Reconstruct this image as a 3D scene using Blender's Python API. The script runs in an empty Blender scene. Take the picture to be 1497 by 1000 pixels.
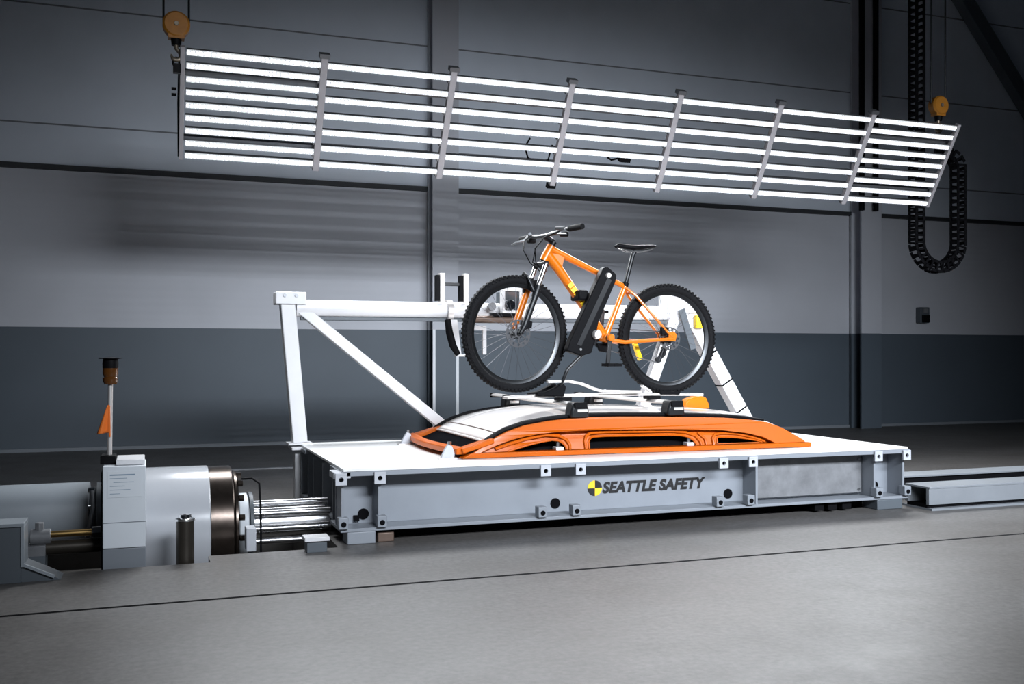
import bpy, math, random
from math import sin, cos, pi, radians
from mathutils import Vector, Matrix
from mathutils.geometry import tessellate_polygon

random.seed(7)
S = bpy.context.scene
COL = S.collection

# ------------------------------------------------------------------ camera
cam = bpy.data.cameras.new('camera')
cam.sensor_width = 36.0
cam.lens = 36.0 * 1457.0 / 1497.0
cam.shift_y = 18.0 / 1497.0
cam.clip_end = 200
cam_o = bpy.data.objects.new('camera', cam)
COL.objects.link(cam_o)
cam_o.location = (0, 0, 1.0)
cam_o.rotation_euler = (radians(90), 0, radians(-20.1))
S.camera = cam_o

# ------------------------------------------------------------------ world, exposure
W = bpy.data.worlds.new('hall_ambient')
S.world = W
W.use_nodes = True
W.node_tree.nodes['Background'].inputs[0].default_value = (0.55, 0.68, 0.9, 1)
W.node_tree.nodes['Background'].inputs[1].default_value = 0.012
S.view_settings.view_transform = 'Standard'
S.view_settings.look = 'None'
S.view_settings.exposure = 0.0
S.view_settings.gamma = 1.0
S.view_settings.use_curve_mapping = False

# ------------------------------------------------------------------ large lamps
# the second light bank of the hall hangs over the camera's side of the track
FRONT_W = 28.0
for i in range(7):
    L = bpy.data.lights.new('hall_light_bank', 'AREA')
    L.shape = 'RECTANGLE'
    L.size = 6.4
    L.size_y = 0.05
    L.energy = FRONT_W
    L.color = (0.86, 0.92, 1.0)
    L.spread = radians(64)
    o = bpy.data.objects.new('hall_light_bank', L)
    t = i / 6 - 0.5
    o.location = (4.1, -0.05 + t * 0.30, 2.94 + 0.50 * t)
    o.rotation_euler = (radians(90 - 20), 0, 0)
    COL.objects.link(o)
PANEL_STRENGTH = 830.0     # glow of each diode of the hanging LED panel

# ------------------------------------------------------------------ materials
def mat(name, color, rough=0.5, metal=0.0, noise=0.0, nscale=6.0, coat=0.0, coat_ior=1.5, bump=0.0, bscale=40.0,
        emit=None, estr=0.0, rnoise=0.0, spec=None, coat_rough=0.05):
    m = bpy.data.materials.new(name)
    m.use_nodes = True
    nt = m.node_tree
    b = nt.nodes['Principled BSDF']
    b.inputs['Base Color'].default_value = (*color, 1)
    b.inputs['Roughness'].default_value = rough
    b.inputs['Metallic'].default_value = metal
    if coat:
        b.inputs['Coat Weight'].default_value = coat
        b.inputs['Coat Roughness'].default_value = coat_rough
        b.inputs['Coat IOR'].default_value = coat_ior
    if spec is not None:
        b.inputs['Specular IOR Level'].default_value = spec
    if emit:
        b.inputs['Emission Color'].default_value = (*emit, 1)
        b.inputs['Emission Strength'].default_value = estr
    if noise or rnoise or bump:
        tc = nt.nodes.new('ShaderNodeTexCoord')
        n = nt.nodes.new('ShaderNodeTexNoise')
        n.inputs['Scale'].default_value = nscale
        n.inputs['Detail'].default_value = 6
        n.inputs['Roughness'].default_value = 0.65
        nt.links.new(tc.outputs['Object'], n.inputs['Vector'])
        if noise:
            r = nt.nodes.new('ShaderNodeMapRange')
            r.inputs['From Min'].default_value = 0.25
            r.inputs['From Max'].default_value = 0.75
            r.inputs['To Min'].default_value = 1 - noise
            r.inputs['To Max'].default_value = 1 + noise
            nt.links.new(n.outputs['Fac'], r.inputs['Value'])
            mx = nt.nodes.new('ShaderNodeVectorMath')
            mx.operation = 'SCALE'
            mx.inputs[0].default_value = color
            nt.links.new(r.outputs[0], mx.inputs['Scale'])
            nt.links.new(mx.outputs[0], b.inputs['Base Color'])
        if rnoise:
            r = nt.nodes.new('ShaderNodeMapRange')
            r.inputs['From Min'].default_value = 0.25
            r.inputs['From Max'].default_value = 0.75
            r.inputs['To Min'].default_value = max(0.02, rough - rnoise)
            r.inputs['To Max'].default_value = min(1, rough + rnoise)
            nt.links.new(n.outputs['Fac'], r.inputs['Value'])
            nt.links.new(r.outputs[0], b.inputs['Roughness'])
        if bump:
            n2 = nt.nodes.new('ShaderNodeTexNoise')
            n2.inputs['Scale'].default_value = bscale
            nt.links.new(tc.outputs['Object'], n2.inputs['Vector'])
            bp = nt.nodes.new('ShaderNodeBump')
            bp.inputs['Strength'].default_value = bump
            bp.inputs['Distance'].default_value = 0.01
            nt.links.new(n2.outputs['Fac'], bp.inputs['Height'])
            nt.links.new(bp.outputs[0], b.inputs['Normal'])
    return m


def wall_material(name, light, dark, split, ribs):
    """painted sheet wall: dark paint below a straight line, fine horizontal ribs above"""
    m = mat(name, light, 0.55)
    nt = m.node_tree
    b = nt.nodes['Principled BSDF']
    g = nt.nodes.new('ShaderNodeNewGeometry')
    sx = nt.nodes.new('ShaderNodeSeparateXYZ')
    nt.links.new(g.outputs['Position'], sx.inputs[0])
    gt = nt.nodes.new('ShaderNodeMath')
    gt.operation = 'GREATER_THAN'
    gt.inputs[1].default_value = split
    nt.links.new(sx.outputs['Z'], gt.inputs[0])
    n = nt.nodes.new('ShaderNodeTexNoise')
    n.inputs['Scale'].default_value = 1.3
    n.inputs['Detail'].default_value = 5
    nt.links.new(g.outputs['Position'], n.inputs['Vector'])
    mx = nt.nodes.new('ShaderNodeMix')
    mx.data_type = 'RGBA'
    mx.inputs['A'].default_value = (*dark, 1)
    mx.inputs['B'].default_value = (*light, 1)
    nt.links.new(gt.outputs[0], mx.inputs['Factor'])
    r = nt.nodes.new('ShaderNodeMapRange')
    r.inputs['To Min'].default_value = 0.88
    r.inputs['To Max'].default_value = 1.12
    nt.links.new(n.outputs['Fac'], r.inputs['Value'])
    sc = nt.nodes.new('ShaderNodeVectorMath')
    sc.operation = 'SCALE'
    nt.links.new(mx.outputs['Result'], sc.inputs[0])
    nt.links.new(r.outputs[0], sc.inputs['Scale'])
    nt.links.new(sc.outputs[0], b.inputs['Base Color'])
    if ribs:
        wv = nt.nodes.new('ShaderNodeMath')
        wv.operation = 'MULTIPLY'
        wv.inputs[1].default_value = 2 * pi / 0.085
        nt.links.new(sx.outputs['Z'], wv.inputs[0])
        sn = nt.nodes.new('ShaderNodeMath')
        sn.operation = 'SINE'
        nt.links.new(wv.outputs[0], sn.inputs[0])
        m2 = nt.nodes.new('ShaderNodeMath')
        m2.operation = 'MULTIPLY'
        nt.links.new(sn.outputs[0], m2.inputs[0])
        nt.links.new(gt.outputs[0], m2.inputs[1])
        bp = nt.nodes.new('ShaderNodeBump')
        bp.inputs['Strength'].default_value = 0.13
        bp.inputs['Distance'].default_value = 0.004
        nt.links.new(m2.outputs[0], bp.inputs['Height'])
        nt.links.new(bp.outputs[0], b.inputs['Normal'])
    return m


def concrete_material():
    m = mat('polished_concrete', (0.22, 0.205, 0.19), 0.38)
    nt = m.node_tree
    b = nt.nodes['Principled BSDF']
    tc = nt.nodes.new('ShaderNodeTexCoord')

    def noise(scale, detail, vec=None):
        n = nt.nodes.new('ShaderNodeTexNoise')
        n.inputs['Scale'].default_value = scale
        n.inputs['Detail'].default_value = detail
        n.inputs['Roughness'].default_value = 0.62
        nt.links.new(vec or tc.outputs['Object'], n.inputs['Vector'])
        return n
    n1 = noise(1.1, 7)
    n2 = noise(38, 5)
    n3 = noise(3.2, 4)
    cr = nt.nodes.new('ShaderNodeValToRGB')
    cr.color_ramp.elements[0].position = 0.33
    cr.color_ramp.elements[0].color = (0.084, 0.077, 0.071, 1)
    cr.color_ramp.elements[1].position = 0.68
    cr.color_ramp.elements[1].color = (0.118, 0.113, 0.110, 1)
    nt.links.new(n1.outputs['Fac'], cr.inputs[0])
    r = nt.nodes.new('ShaderNodeMapRange')
    r.inputs['From Min'].default_value = 0.3
    r.inputs['From Max'].default_value = 0.7
    r.inputs['To Min'].default_value = 0.70
    r.inputs['To Max'].default_value = 1.30
    nt.links.new(n2.outputs['Fac'], r.inputs['Value'])
    sc = nt.nodes.new('ShaderNodeVectorMath')
    sc.operation = 'SCALE'
    nt.links.new(cr.outputs[0], sc.inputs[0])
    nt.links.new(r.outputs[0], sc.inputs['Scale'])
    nt.links.new(sc.outputs[0], b.inputs['Base Color'])
    r2 = nt.nodes.new('ShaderNodeMapRange')
    r2.inputs['From Min'].default_value = 0.3
    r2.inputs['From Max'].default_value = 0.7
    r2.inputs['To Min'].default_value = 0.42
    r2.inputs['To Max'].default_value = 0.50
    nt.links.new(n3.outputs['Fac'], r2.inputs['Value'])
    nt.links.new(r2.outputs[0], b.inputs['Roughness'])
    bp = nt.nodes.new('ShaderNodeBump')
    b.inputs['Specular IOR Level'].default_value = 0.4
    bp.inputs['Strength'].default_value = 0.06
    bp.inputs['Distance'].default_value = 0.004
    nt.links.new(n2.outputs['Fac'], bp.inputs['Height'])
    nt.links.new(bp.outputs[0], b.inputs['Normal'])
    return m


M = {
    'floor': concrete_material(),
    'joint': mat('joint_sealant', (0.012, 0.012, 0.013), 0.8),
    'pit': mat('pit_concrete', (0.07, 0.065, 0.06), 0.8, noise=0.2),
    'wall_low': wall_material('lower_wall_sheet', (0.56, 0.575, 0.62), (0.082, 0.104, 0.128), 1.282, True),
    'wall_up': wall_material('upper_wall_sheet', (0.68, 0.735, 0.81), (0.68, 0.735, 0.81), -5, False),
    'column': wall_material('column_paint', (0.54, 0.555, 0.60), (0.082, 0.104, 0.128), 1.282, False),
    'seam': mat('dark_seam', (0.03, 0.033, 0.037), 0.6),
    'groove': mat('panel_groove', (0.20, 0.21, 0.23), 0.6),
    'guard': mat('pale_corner_guard', (0.75, 0.77, 0.80), 0.4),
    'white': mat('white_paint', (0.70, 0.70, 0.715), 0.4, noise=0.05),
    'deck': mat('white_deck_paint', (0.82, 0.82, 0.81), 0.33, noise=0.04, nscale=3),
    'sled': mat('pale_grey_machine_paint', (0.235, 0.255, 0.285), 0.42, noise=0.07, nscale=4),
    'galv': mat('galvanised_steel', (0.17, 0.175, 0.185), 0.55, 0.1, noise=0.28, nscale=9),
    'rail': mat('grey_rail_paint', (0.20, 0.215, 0.235), 0.45, noise=0.12, nscale=3),
    'rotor': mat('dark_rotor_steel', (0.07, 0.07, 0.075), 0.45, 0.5),
    'lug': mat('lug_paint', (0.46, 0.475, 0.51), 0.4, noise=0.05),
    'black': mat('black_plastic', (0.004, 0.004, 0.005), 0.55, spec=0.08),
    'blackm': mat('black_metal', (0.009, 0.010, 0.012), 0.38, 0.1, spec=0.35),
    'void': mat('shade_black', (0.006, 0.006, 0.007), 1.0, spec=0.0),  # black colour standing for shade in holes, slots and under steelwork
    'rubber': mat('tyre_rubber', (0.009, 0.009, 0.010), 0.7, bump=0.4, bscale=60, spec=0.08),
    'orange': mat('orange_car_paint', (0.48, 0.092, 0.001), 0.38, spec=0.25, coat=0.05, coat_rough=0.10, noise=0.03),
    'roofskin': mat('pale_roof_top', (0.90, 0.85, 0.82), 0.30, coat=1.0, coat_rough=0.05, noise=0.02),  # pale over the whole roof top, unlike the orange sides
    'forange': mat('orange_frame_paint', (0.66, 0.155, 0.001), 0.3, coat=0.2),
    'yellow': mat('yellow_decal', (0.92, 0.60, 0.02), 0.35),
    'steel': mat('brushed_steel', (0.46, 0.46, 0.47), 0.30, 1.0, rnoise=0.06),
    'chrome': mat('polished_steel', (0.78, 0.79, 0.80), 0.12, 1.0),
    'alu': mat('anodised_aluminium', (0.72, 0.69, 0.67), 0.36, 0.6),
    'dalu': mat('dark_aluminium', (0.20, 0.205, 0.215), 0.42, 0.8),
    'rust': mat('oiled_dark_steel', (0.085, 0.068, 0.058), 0.24, 0.9, noise=0.35, nscale=14),
    'brass': mat('brass', (0.55, 0.36, 0.14), 0.3, 1.0),
    'accum': mat('dark_bronze_cylinder', (0.055, 0.048, 0.04), 0.35, 0.6, noise=0.2),
    'mpaint': mat('machine_cover_paint', (0.47, 0.485, 0.515), 0.20, coat=0.4, noise=0.03),
    'boxp': mat('cabinet_paint', (0.66, 0.70, 0.74), 0.42, noise=0.03),
    'boxd': mat('cabinet_dark_paint', (0.19, 0.21, 0.235), 0.45),
    'tank': mat('tank_paint', (0.29, 0.32, 0.35), 0.40, noise=0.04),
    'block': mat('slate_grey_paint', (0.085, 0.10, 0.115), 0.5),
    'edge': mat('block_edge_paint', (0.27, 0.30, 0.33), 0.45),
    'paper': mat('label_paper', (0.66, 0.70, 0.74), 0.6),
    'print': mat('label_print', (0.22, 0.30, 0.38), 0.6),
    'hook': mat('hoist_yellow', (0.36, 0.14, 0.012), 0.4, noise=0.15, nscale=20),
    'hookm': mat('hook_steel', (0.30, 0.25, 0.19), 0.4, 0.7),
    'amber': mat('amber_lens', (0.10, 0.035, 0.006), 0.22, coat=0.6),
    'flag': mat('orange_pennant', (0.80, 0.18, 0.02), 0.7),
    'logoy': mat('emblem_yellow', (0.85, 0.55, 0.03), 0.45),
    'logok': mat('lettering_black', (0.008, 0.008, 0.009), 0.5),
    'lens': mat('camera_lens_glass', (0.01, 0.012, 0.015), 0.08, coat=1.0),
    'glass': mat('camera_window', (0.06, 0.075, 0.085), 0.15, coat=0.6),
    'brown': mat('brown_steel', (0.13, 0.09, 0.07), 0.4, 0.4),
    'led': mat('lit_diode', (0.9, 0.9, 0.9), 0.5, emit=(0.93, 0.965, 1.0), estr=PANEL_STRENGTH),
    'bloom': mat('led_bloom', (0.72, 0.72, 0.74), 0.45, emit=(0.93, 0.965, 1.0), estr=0.42),  # strip base glows to imitate bloom around the diodes
    'post': mat('led_frame_aluminium', (0.38, 0.36, 0.375), 0.5, 0.1),
    'spoke': mat('steel_spoke', (0.10, 0.10, 0.11), 0.4, 0.8),
    'rim': mat('rim_alloy', (0.045, 0.047, 0.05), 0.32, 0.9),
}


# ------------------------------------------------------------------ mesh builder
def frame_to(d):
    d = Vector(d).normalized()
    a = Vector((0, 0, 1)) if abs(d.z) < 0.95 else Vector((1, 0, 0))
    x = d.cross(a).normalized()
    y = d.cross(x).normalized()
    return x, y


class MB:
    def __init__(s):
        s.v, s.f, s.m, s.k = [], [], [], 0

    def mi(s, k):
        s.k = k
        return s

    def add(s, vs, fs):
        b = len(s.v)
        s.v += [tuple(p) for p in vs]
        for q in fs:
            s.f.append([b + i for i in q])
            s.m.append(s.k)
        return s

    def box(s, c, size, R=None):
        c = Vector(c)
        hx, hy, hz = [q / 2 for q in size]
        ps = [Vector((x, y, z)) for x in (-hx, hx) for y in (-hy, hy) for z in (-hz, hz)]
        if R is not None:
            ps = [R @ p for p in ps]
        return s.add([c + p for p in ps], [(0, 1, 3, 2), (4, 6, 7, 5), (0, 4, 5, 1), (2, 3, 7, 6), (0, 2, 6, 4), (1, 5, 7, 3)])

    def bx(s, x0, x1, y0, y1, z0, z1):
        return s.box(((x0 + x1) / 2, (y0 + y1) / 2, (z0 + z1) / 2), (abs(x1 - x0), abs(y1 - y0), abs(z1 - z0)))

    def beam(s, a, b, w, h, up=(0, 0, 1)):
        """rectangular bar from a to b; h measured along up, w across"""
        a, b = Vector(a), Vector(b)
        d = (b - a)
        L = d.length
        d.normalize()
        u = Vector(up)
        u = (u - d * u.dot(d)).normalized()
        w_ = d.cross(u)
        R = Matrix((d, w_, u)).transposed()
        return s.box((a + b) / 2, (L, w, h), R)

    def cyl(s, a, b, r0, r1=None, n=24, caps=True):
        r1 = r0 if r1 is None else r1
        return s.tube([a, b], [r0, r1], n, caps)

    def tube(s, pts, r, n=12, caps=True):
        pts = [Vector(p) for p in pts]
        rs = list(r) if isinstance(r, (list, tuple)) else [r] * len(pts)
        base = len(s.v)
        px = None
        for i, p in enumerate(pts):
            if i == 0:
                d = pts[1] - pts[0]
            elif i == len(pts) - 1:
                d = pts[-1] - pts[-2]
            else:
                d = (pts[i + 1] - p).normalized() + (p - pts[i - 1]).normalized()
            d.normalize()
            if px is None:
                x, y = frame_to(d)
            else:
                x = (px - d * px.dot(d)).normalized()
                y = d.cross(x)
            px = x
            for k in range(n):
                a = 2 * pi * k / n
                s.v.append(tuple(p + (x * cos(a) + y * sin(a)) * rs[i]))
        for i in range(len(pts) - 1):
            for k in range(n):
                k2 = (k + 1) % n
                s.f.append([base + i * n + k, base + i * n + k2, base + (i + 1) * n + k2, base + (i + 1) * n + k])
                s.m.append(s.k)
        if caps:
            s.f.append([base + k for k in range(n)][::-1])
            s.m.append(s.k)
            e = base + (len(pts) - 1) * n
            s.f.append([e + k for k in range(n)])
            s.m.append(s.k)
        return s

    def lathe(s, prof, o, axis, n=32):
        """profile [(radius, along)] turned about axis through o"""
        o = Vector(o)
        d = Vector(axis).normalized()
        x, y = frame_to(d)
        base = len(s.v)
        for r, t in prof:
            for k in range(n):
                a = 2 * pi * k / n
                s.v.append(tuple(o + d * t + (x * cos(a) + y * sin(a)) * max(r, 1e-4)))
        for i in range(len(prof) - 1):
            for k in range(n):
                k2 = (k + 1) % n
                s.f.append([base + i * n + k, base + i * n + k2, base + (i + 1) * n + k2, base + (i + 1) * n + k])
                s.m.append(s.k)
        return s

    def torus(s, o, axis, R, r, n=64, k=14, sy=1.0):
        o = Vector(o)
        d = Vector(axis).normalized()
        x, y = frame_to(d)
        base = len(s.v)
        for i in range(n):
            a = 2 * pi * i / n
            e = x * cos(a) + y * sin(a)
            for j in range(k):
                b = 2 * pi * j / k
                s.v.append(tuple(o + e * (R + r * cos(b)) + d * (r * sy * sin(b))))
        for i in range(n):
            for j in range(k):
                i2, j2 = (i + 1) % n, (j + 1) % k
                s.f.append([base + i * k + j, base + i2 * k + j, base + i2 * k + j2, base + i * k + j2])
                s.m.append(s.k)
        return s

    def plate(s, loops, fn, t0, t1):
        """flat outline (with holes) of 2D points; fn(a, b, t) gives 3D, thickness t0..t1"""
        polys = [[Vector((p[0], p[1], 0)) for p in lp] for lp in loops]
        tris = tessellate_polygon(polys)
        flat = [p for lp in loops for p in lp]
        N = len(flat)
        base = len(s.v)
        for t in (t0, t1):
            for p in flat:
                s.v.append(tuple(fn(p[0], p[1], t)))
        for t in tris:
            s.f.append([base + i for i in t])
            s.m.append(s.k)
            s.f.append([base + N + i for i in t][::-1])
            s.m.append(s.k)
        o = 0
        for lp in loops:
            n = len(lp)
            for i in range(n):
                j = (i + 1) % n
                s.f.append([base + o + i, base + o + j, base + N + o + j, base + N + o + i])
                s.m.append(s.k)
            o += n
        return s

    def grid(s, fn, nu, nv):
        base = len(s.v)
        for i in range(nu + 1):
            for j in range(nv + 1):
                s.v.append(tuple(fn(i / nu, j / nv)))
        for i in range(nu):
            for j in range(nv):
                a = base + i * (nv + 1) + j
                s.f.append([a, a + 1, a + nv + 2, a + nv + 1])
                s.m.append(s.k)
        return s

    def build(s, name, mats, parent=None, bevel=0.0, smooth=True, solid=0.0, loc=None):
        me = bpy.data.meshes.new(name)
        org = Vector(loc) if loc is not None else Vector((0, 0, 0))
        me.from_pydata([tuple(Vector(p) - org) for p in s.v], [], s.f)
        if not isinstance(mats, (list, tuple)):
            mats = [mats]
        for q in mats:
            me.materials.append(M[q])
        for p, k in zip(me.polygons, s.m):
            p.material_index = k
        import bmesh
        bm = bmesh.new()
        bm.from_mesh(me)
        bmesh.ops.recalc_face_normals(bm, faces=bm.faces)
        bm.to_mesh(me)
        bm.free()
        if smooth:
            for p in me.polygons:
                p.use_smooth = True
            me.set_sharp_from_angle(angle=radians(35))
        me.update()
        o = bpy.data.objects.new(name, me)
        o.location = org
        COL.objects.link(o)
        if parent:
            o.parent = parent
        if solid:
            md = o.modifiers.new('thickness', 'SOLIDIFY')
            md.thickness = solid
            md.offset = 0
        if bevel:
            md = o.modifiers.new('bevel', 'BEVEL')
            md.width = bevel
            md.segments = 2
            md.limit_method = 'ANGLE'
            md.angle_limit = radians(40)
        return o


def tag(o, label, cat, group=None):
    o['label'] = label
    o['category'] = cat
    if group:
        o['group'] = group
    return o


def thing(name, label, cat, loc=(0, 0, 0), group=None, rotz=0.0):
    o = bpy.data.objects.new(name, None)
    o.empty_display_size = 0.1
    COL.objects.link(o)
    o.location = loc
    o.rotation_euler = (0, 0, rotz)
    return tag(o, label, cat, group)


def off(o, k):
    """builder in world numbers under an Empty: shift the mesh so that it lands at world place"""
    k.matrix_parent_inverse = Matrix.Translation(-Vector(o.location))
    return k


def part(mb, name, mats, root, bevel=0.0, label=None, **kw):
    """part given in world coordinates under a thing's Empty (unrotated) or under another part"""
    o = mb.build(name, mats, None, bevel, **kw)
    o.parent = root
    w = Vector((0, 0, 0))
    r = root
    while r is not None:
        w += r.location
        r = r.parent
    o.location = o.location - w
    if label:
        o['label'] = label
    return o


def structure(mb, name, mats, bevel=0.0, **kw):
    o = mb.build(name, mats, None, bevel, **kw)
    o['kind'] = 'structure'
    return o


def copy_tree(o, parent=None):
    c = o.copy()
    COL.objects.link(c)
    if parent:
        c.parent = parent
    for ch in o.children:
        copy_tree(ch, c)
    return c


def arc(cx, cz, r, a0, a1, n):
    return [(cx + r * cos(radians(a0 + (a1 - a0) * i / n)), cz + r * sin(radians(a0 + (a1 - a0) * i / n))) for i in range(n + 1)]


def rrect(x0, x1, z0, z1, r, n=4):
    return (arc(x1 - r, z1 - r, r, 0, 90, n) + arc(x0 + r, z1 - r, r, 90, 180, n)
            + arc(x0 + r, z0 + r, r, 180, 270, n) + arc(x1 - r, z0 + r, r, 270, 360, n))


def XZ(a, b, t):
    return (a, t, b)


# ================================================================== STRUCTURE
# floor with the accelerator pit and an expansion joint
PIT_X0, PIT_XS, PIT_X1 = -4.0, 0.285, 0.93
xs = [-16, PIT_X0, PIT_XS, PIT_X1, 22]
ys = [-8, 4.226, 4.254, 5.0, 5.16, 6.86, 11.25]
fl = MB()
for i in range(len(xs) - 1):
    for j in range(len(ys) - 1):
        x0, x1, y0, y1 = xs[i], xs[i + 1], ys[j], ys[j + 1]
        pit = (i == 1 and 5.0 <= y0 and y1 <= 6.86) or (i == 2 and 5.16 <= y0 and y1 <= 6.86)
        if pit:
            continue
        joint = abs(y0 - 4.226) < 1e-6
        z = -0.012 if joint else 0.0
        fl.mi(1 if joint else 0).add([(x0, y0, z), (x1, y0, z), (x1, y1, z), (x0, y1, z)], [(0, 1, 2, 3)])
fl.mi(1)
for y in (4.226, 4.254):
    fl.add([(-16, y, 0), (22, y, 0), (22, y, -0.012), (-16, y, -0.012)], [(0, 1, 2, 3)])
fl.mi(2)
D = -0.36
for (a, b) in [((PIT_X0, 5.0), (PIT_XS, 5.0)), ((PIT_XS, 5.0), (PIT_XS, 5.16)), ((PIT_XS, 5.16), (PIT_X1, 5.16)),
               ((PIT_X1, 5.16), (PIT_X1, 6.86)), ((PIT_X1, 6.86), (PIT_X0, 6.86)), ((PIT_X0, 6.86), (PIT_X0, 5.0))]:
    fl.add([(a[0], a[1], 0), (b[0], b[1], 0), (b[0], b[1], D), (a[0], a[1], D)], [(0, 1, 2, 3)])
fl.add([(PIT_X0, 5.0, D), (PIT_X1, 5.0, D), (PIT_X1, 6.86, D), (PIT_X0, 6.86, D)], [(0, 1, 2, 3)])
structure(fl, 'floor', ['floor', 'joint', 'pit'], smooth=False)

# back wall: lower sheet, upper sheet proud of it
wl = MB()
wl.bx(-16, 22, 11.25, 11.55, -0.36, 2.925)
wl.mi(1).bx(-16, 22, 11.215, 11.55, 2.925, 9.0)
structure(wl, 'wall_back', ['wall_low', 'wall_up'], smooth=False)
structure(MB().bx(-16, 22, 11.185, 11.25, 2.895, 2.945), 'trim_1', 'seam', smooth=False)
for i, z in enumerate((3.36, 4.58, 5.8)):
    structure(MB().bx(-16, 22, 11.2115, 11.2155, z - 0.008, z + 0.008), 'trim_%d' % (i + 2), 'groove', smooth=False)
structure(MB().bx(-16, 22, 11.225, 11.25, 0, 0.035), 'baseboard_back', 'boxd', smooth=False)


def column(x0, x1, guards):
    c = MB()
    yf, yb, fl_ = 10.98, 11.25, 0.028
    c.bx(x0, x1, yf, yf + fl_, 0, 9)
    c.bx(x0, x1, yb - fl_ - 0.04, yb - 0.04, 0, 9)
    xm = (x0 + x1) / 2
    c.bx(xm - 0.012, xm + 0.012, yf + fl_, yb - fl_, 0, 9)
    o = structure(c, 'steel_column', 'column', smooth=False)
    for x in (x0, x1 - 0.032) if guards else ():
        part(MB().bx(x, x + 0.032, yf - 0.006, yf - 0.0005, 0, 1.282), 'corner_guard', 'guard', o, label='pale steel corner guard')
    return o


column(3.055, 3.365, True)
col2 = column(9.03, 9.36, False)
for x in (8.99, 9.22):
    part(MB().cyl((x, 10.93, 2.93), (x, 10.93, 9), 0.038, n=12), 'conduit', 'black', col2)
structure(MB().beam((10.2, 11.1, 6.85), (13.3, 11.1, 3.2), 0.16, 0.2), 'roof_brace', 'block', smooth=False)

# strip cover across the far floor
fc = MB().bx(0.45, 1.7, 8.87, 8.93, 0.0, 0.012)
structure(fc, 'trim_5', 'galv', smooth=False)

# wall socket
sk = thing('wall_socket', 'small dark socket box on the back wall right of the looped cable chain', 'socket', (10.26, 11.25, 1.42))
part(MB().bx(10.18, 10.34, 11.15, 11.25, 1.44, 1.66), 'housing', 'block', sk, bevel=0.008)
part(MB().bx(10.20, 10.32, 11.12, 11.15, 1.45, 1.55), 'socket_flap', 'black', sk, bevel=0.006)
part(MB().bx(10.22, 10.30, 11.135, 11.15, 1.58, 1.64), 'switch', 'galv', sk)

# ================================================================== LED PANEL
PT = Vector((0, 6.80, 2.985))            # top edge line
PBm = Vector((0, 7.166, 2.350))          # bottom edge line
DN = (PBm - PT).normalized()
HGT = (PBm - PT).length
NRM = Vector((0, DN.z, -DN.y))           # face towards the track
if NRM.y > 0:
    NRM = -NRM
X0P, PITCH = 0.215, 0.9135
NM = 7
RP = Matrix((Vector((1, 0, 0)), DN, NRM)).transposed()   # local x, down, out


def PP(x, d, o=0.0):
    return Vector((x, 0, 0)) + PT + DN * d + NRM * o


panel = thing('led_light_panel', 'long tilted lit light panel of white diode rows hanging above the test sled', 'light panel',
              (X0P + PITCH * 3.5, 6.98, 2.34))
for i in range(NM + 1):
    x = X0P + PITCH * i
    last = i in (0, NM)
    w = 0.03 if last else 0.045
    b = MB()
    b.box(PP(x, HGT / 2, 0.004), (w, HGT + (0.03 if last else 0.07), 0.045), RP)
    post = part(b, 'frame_post', 'post', panel, bevel=0.003)
    if not last:
        part(MB().box(PP(x, -0.045, 0.0), (0.07, 0.03, 0.06), RP), 'post_cap', 'dalu', post)
# rails behind the rows
for d in (0.165, HGT - 0.12):
    part(MB().box(PP(X0P + PITCH * 3.5, d, -0.055), (PITCH * NM, 0.032, 0.04), RP), 'rear_rail', 'dalu', panel, label='dark square rail behind the diode rows')
# one strip, then copies
SL = PITCH - 0.05
st = MB()
st.box((0, 0, -0.006), (SL, 0.036, 0.016))
st.mi(2).box((0, 0, -0.040), (SL, 0.030, 0.052))
NL = 33
st.mi(1)
for k in range(NL):
    x = -SL / 2 + SL * (k + 0.5) / NL
    q, h = 0.0034, 0.0055
    st.add([(x - q, -h, 0.003), (x + q, -h, 0.003), (x + q, h, 0.003), (x - q, h, 0.003)], [(0, 1, 2, 3)])
strip0 = st.build('led_strip', ['bloom', 'led', 'dalu'], None, smooth=False)
br0 = MB().box((0, 0, -0.03), (0.024, 0.05, 0.06)).build('end_bracket', 'dalu', None)
br0.parent = strip0
br0.location = (SL / 2 + 0.002, 0.012, -0.008)
first = True
pl = panel.location
for i in range(NM):
    n = 9 if i in (0, NM - 1) else 7
    for r in range(n):
        d = 0.018 + (HGT - 0.036) * r / (n - 1)
        o = strip0 if first else copy_tree(strip0)
        first = False
        o.parent = panel
        wv = PP(X0P + PITCH * (i + 0.5), d, 0.026)
        o.matrix_local = Matrix.Translation(wv - pl) @ RP.to_4x4()
# small cables and a junction box behind the panel
part(MB().tube([PP(2.72, .42, -.03), PP(2.70, .50, -.05), PP(2.74, .58, -.05), PP(2.82, .62, -.04), PP(2.90, .58, -.03), PP(2.91, .46, -.03)], 0.007, 8),
     'cable', 'black', panel)
part(MB().box(PP(3.55, .53, -.05), (0.09, 0.05, 0.05), RP).tube([PP(3.5, .53, -.05), PP(3.44, .55, -.05), PP(3.40, .53, -.05)], .008, 8),
     'junction_box', 'black', panel)
part(MB().tube([PP(X0P - 0.02, 0.08, 0), PP(X0P - 0.022, HGT * .5, 0), PP(X0P - 0.015, HGT, 0)], 0.006, 8)
     .box(PP(X0P - 0.05, 0.27, 0), (0.03, 0.015, 0.02), RP).box(PP(X0P - 0.05, 0.31, 0), (0.03, 0.015, 0.02), RP), 'edge_cable', 'black', panel)
part(MB().box(PP(X0P + PITCH * 3 + 0.01, HGT + 0.045, -0.03), (0.07, 0.05, 0.04), RP), 'lower_clamp', 'black', panel)


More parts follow.
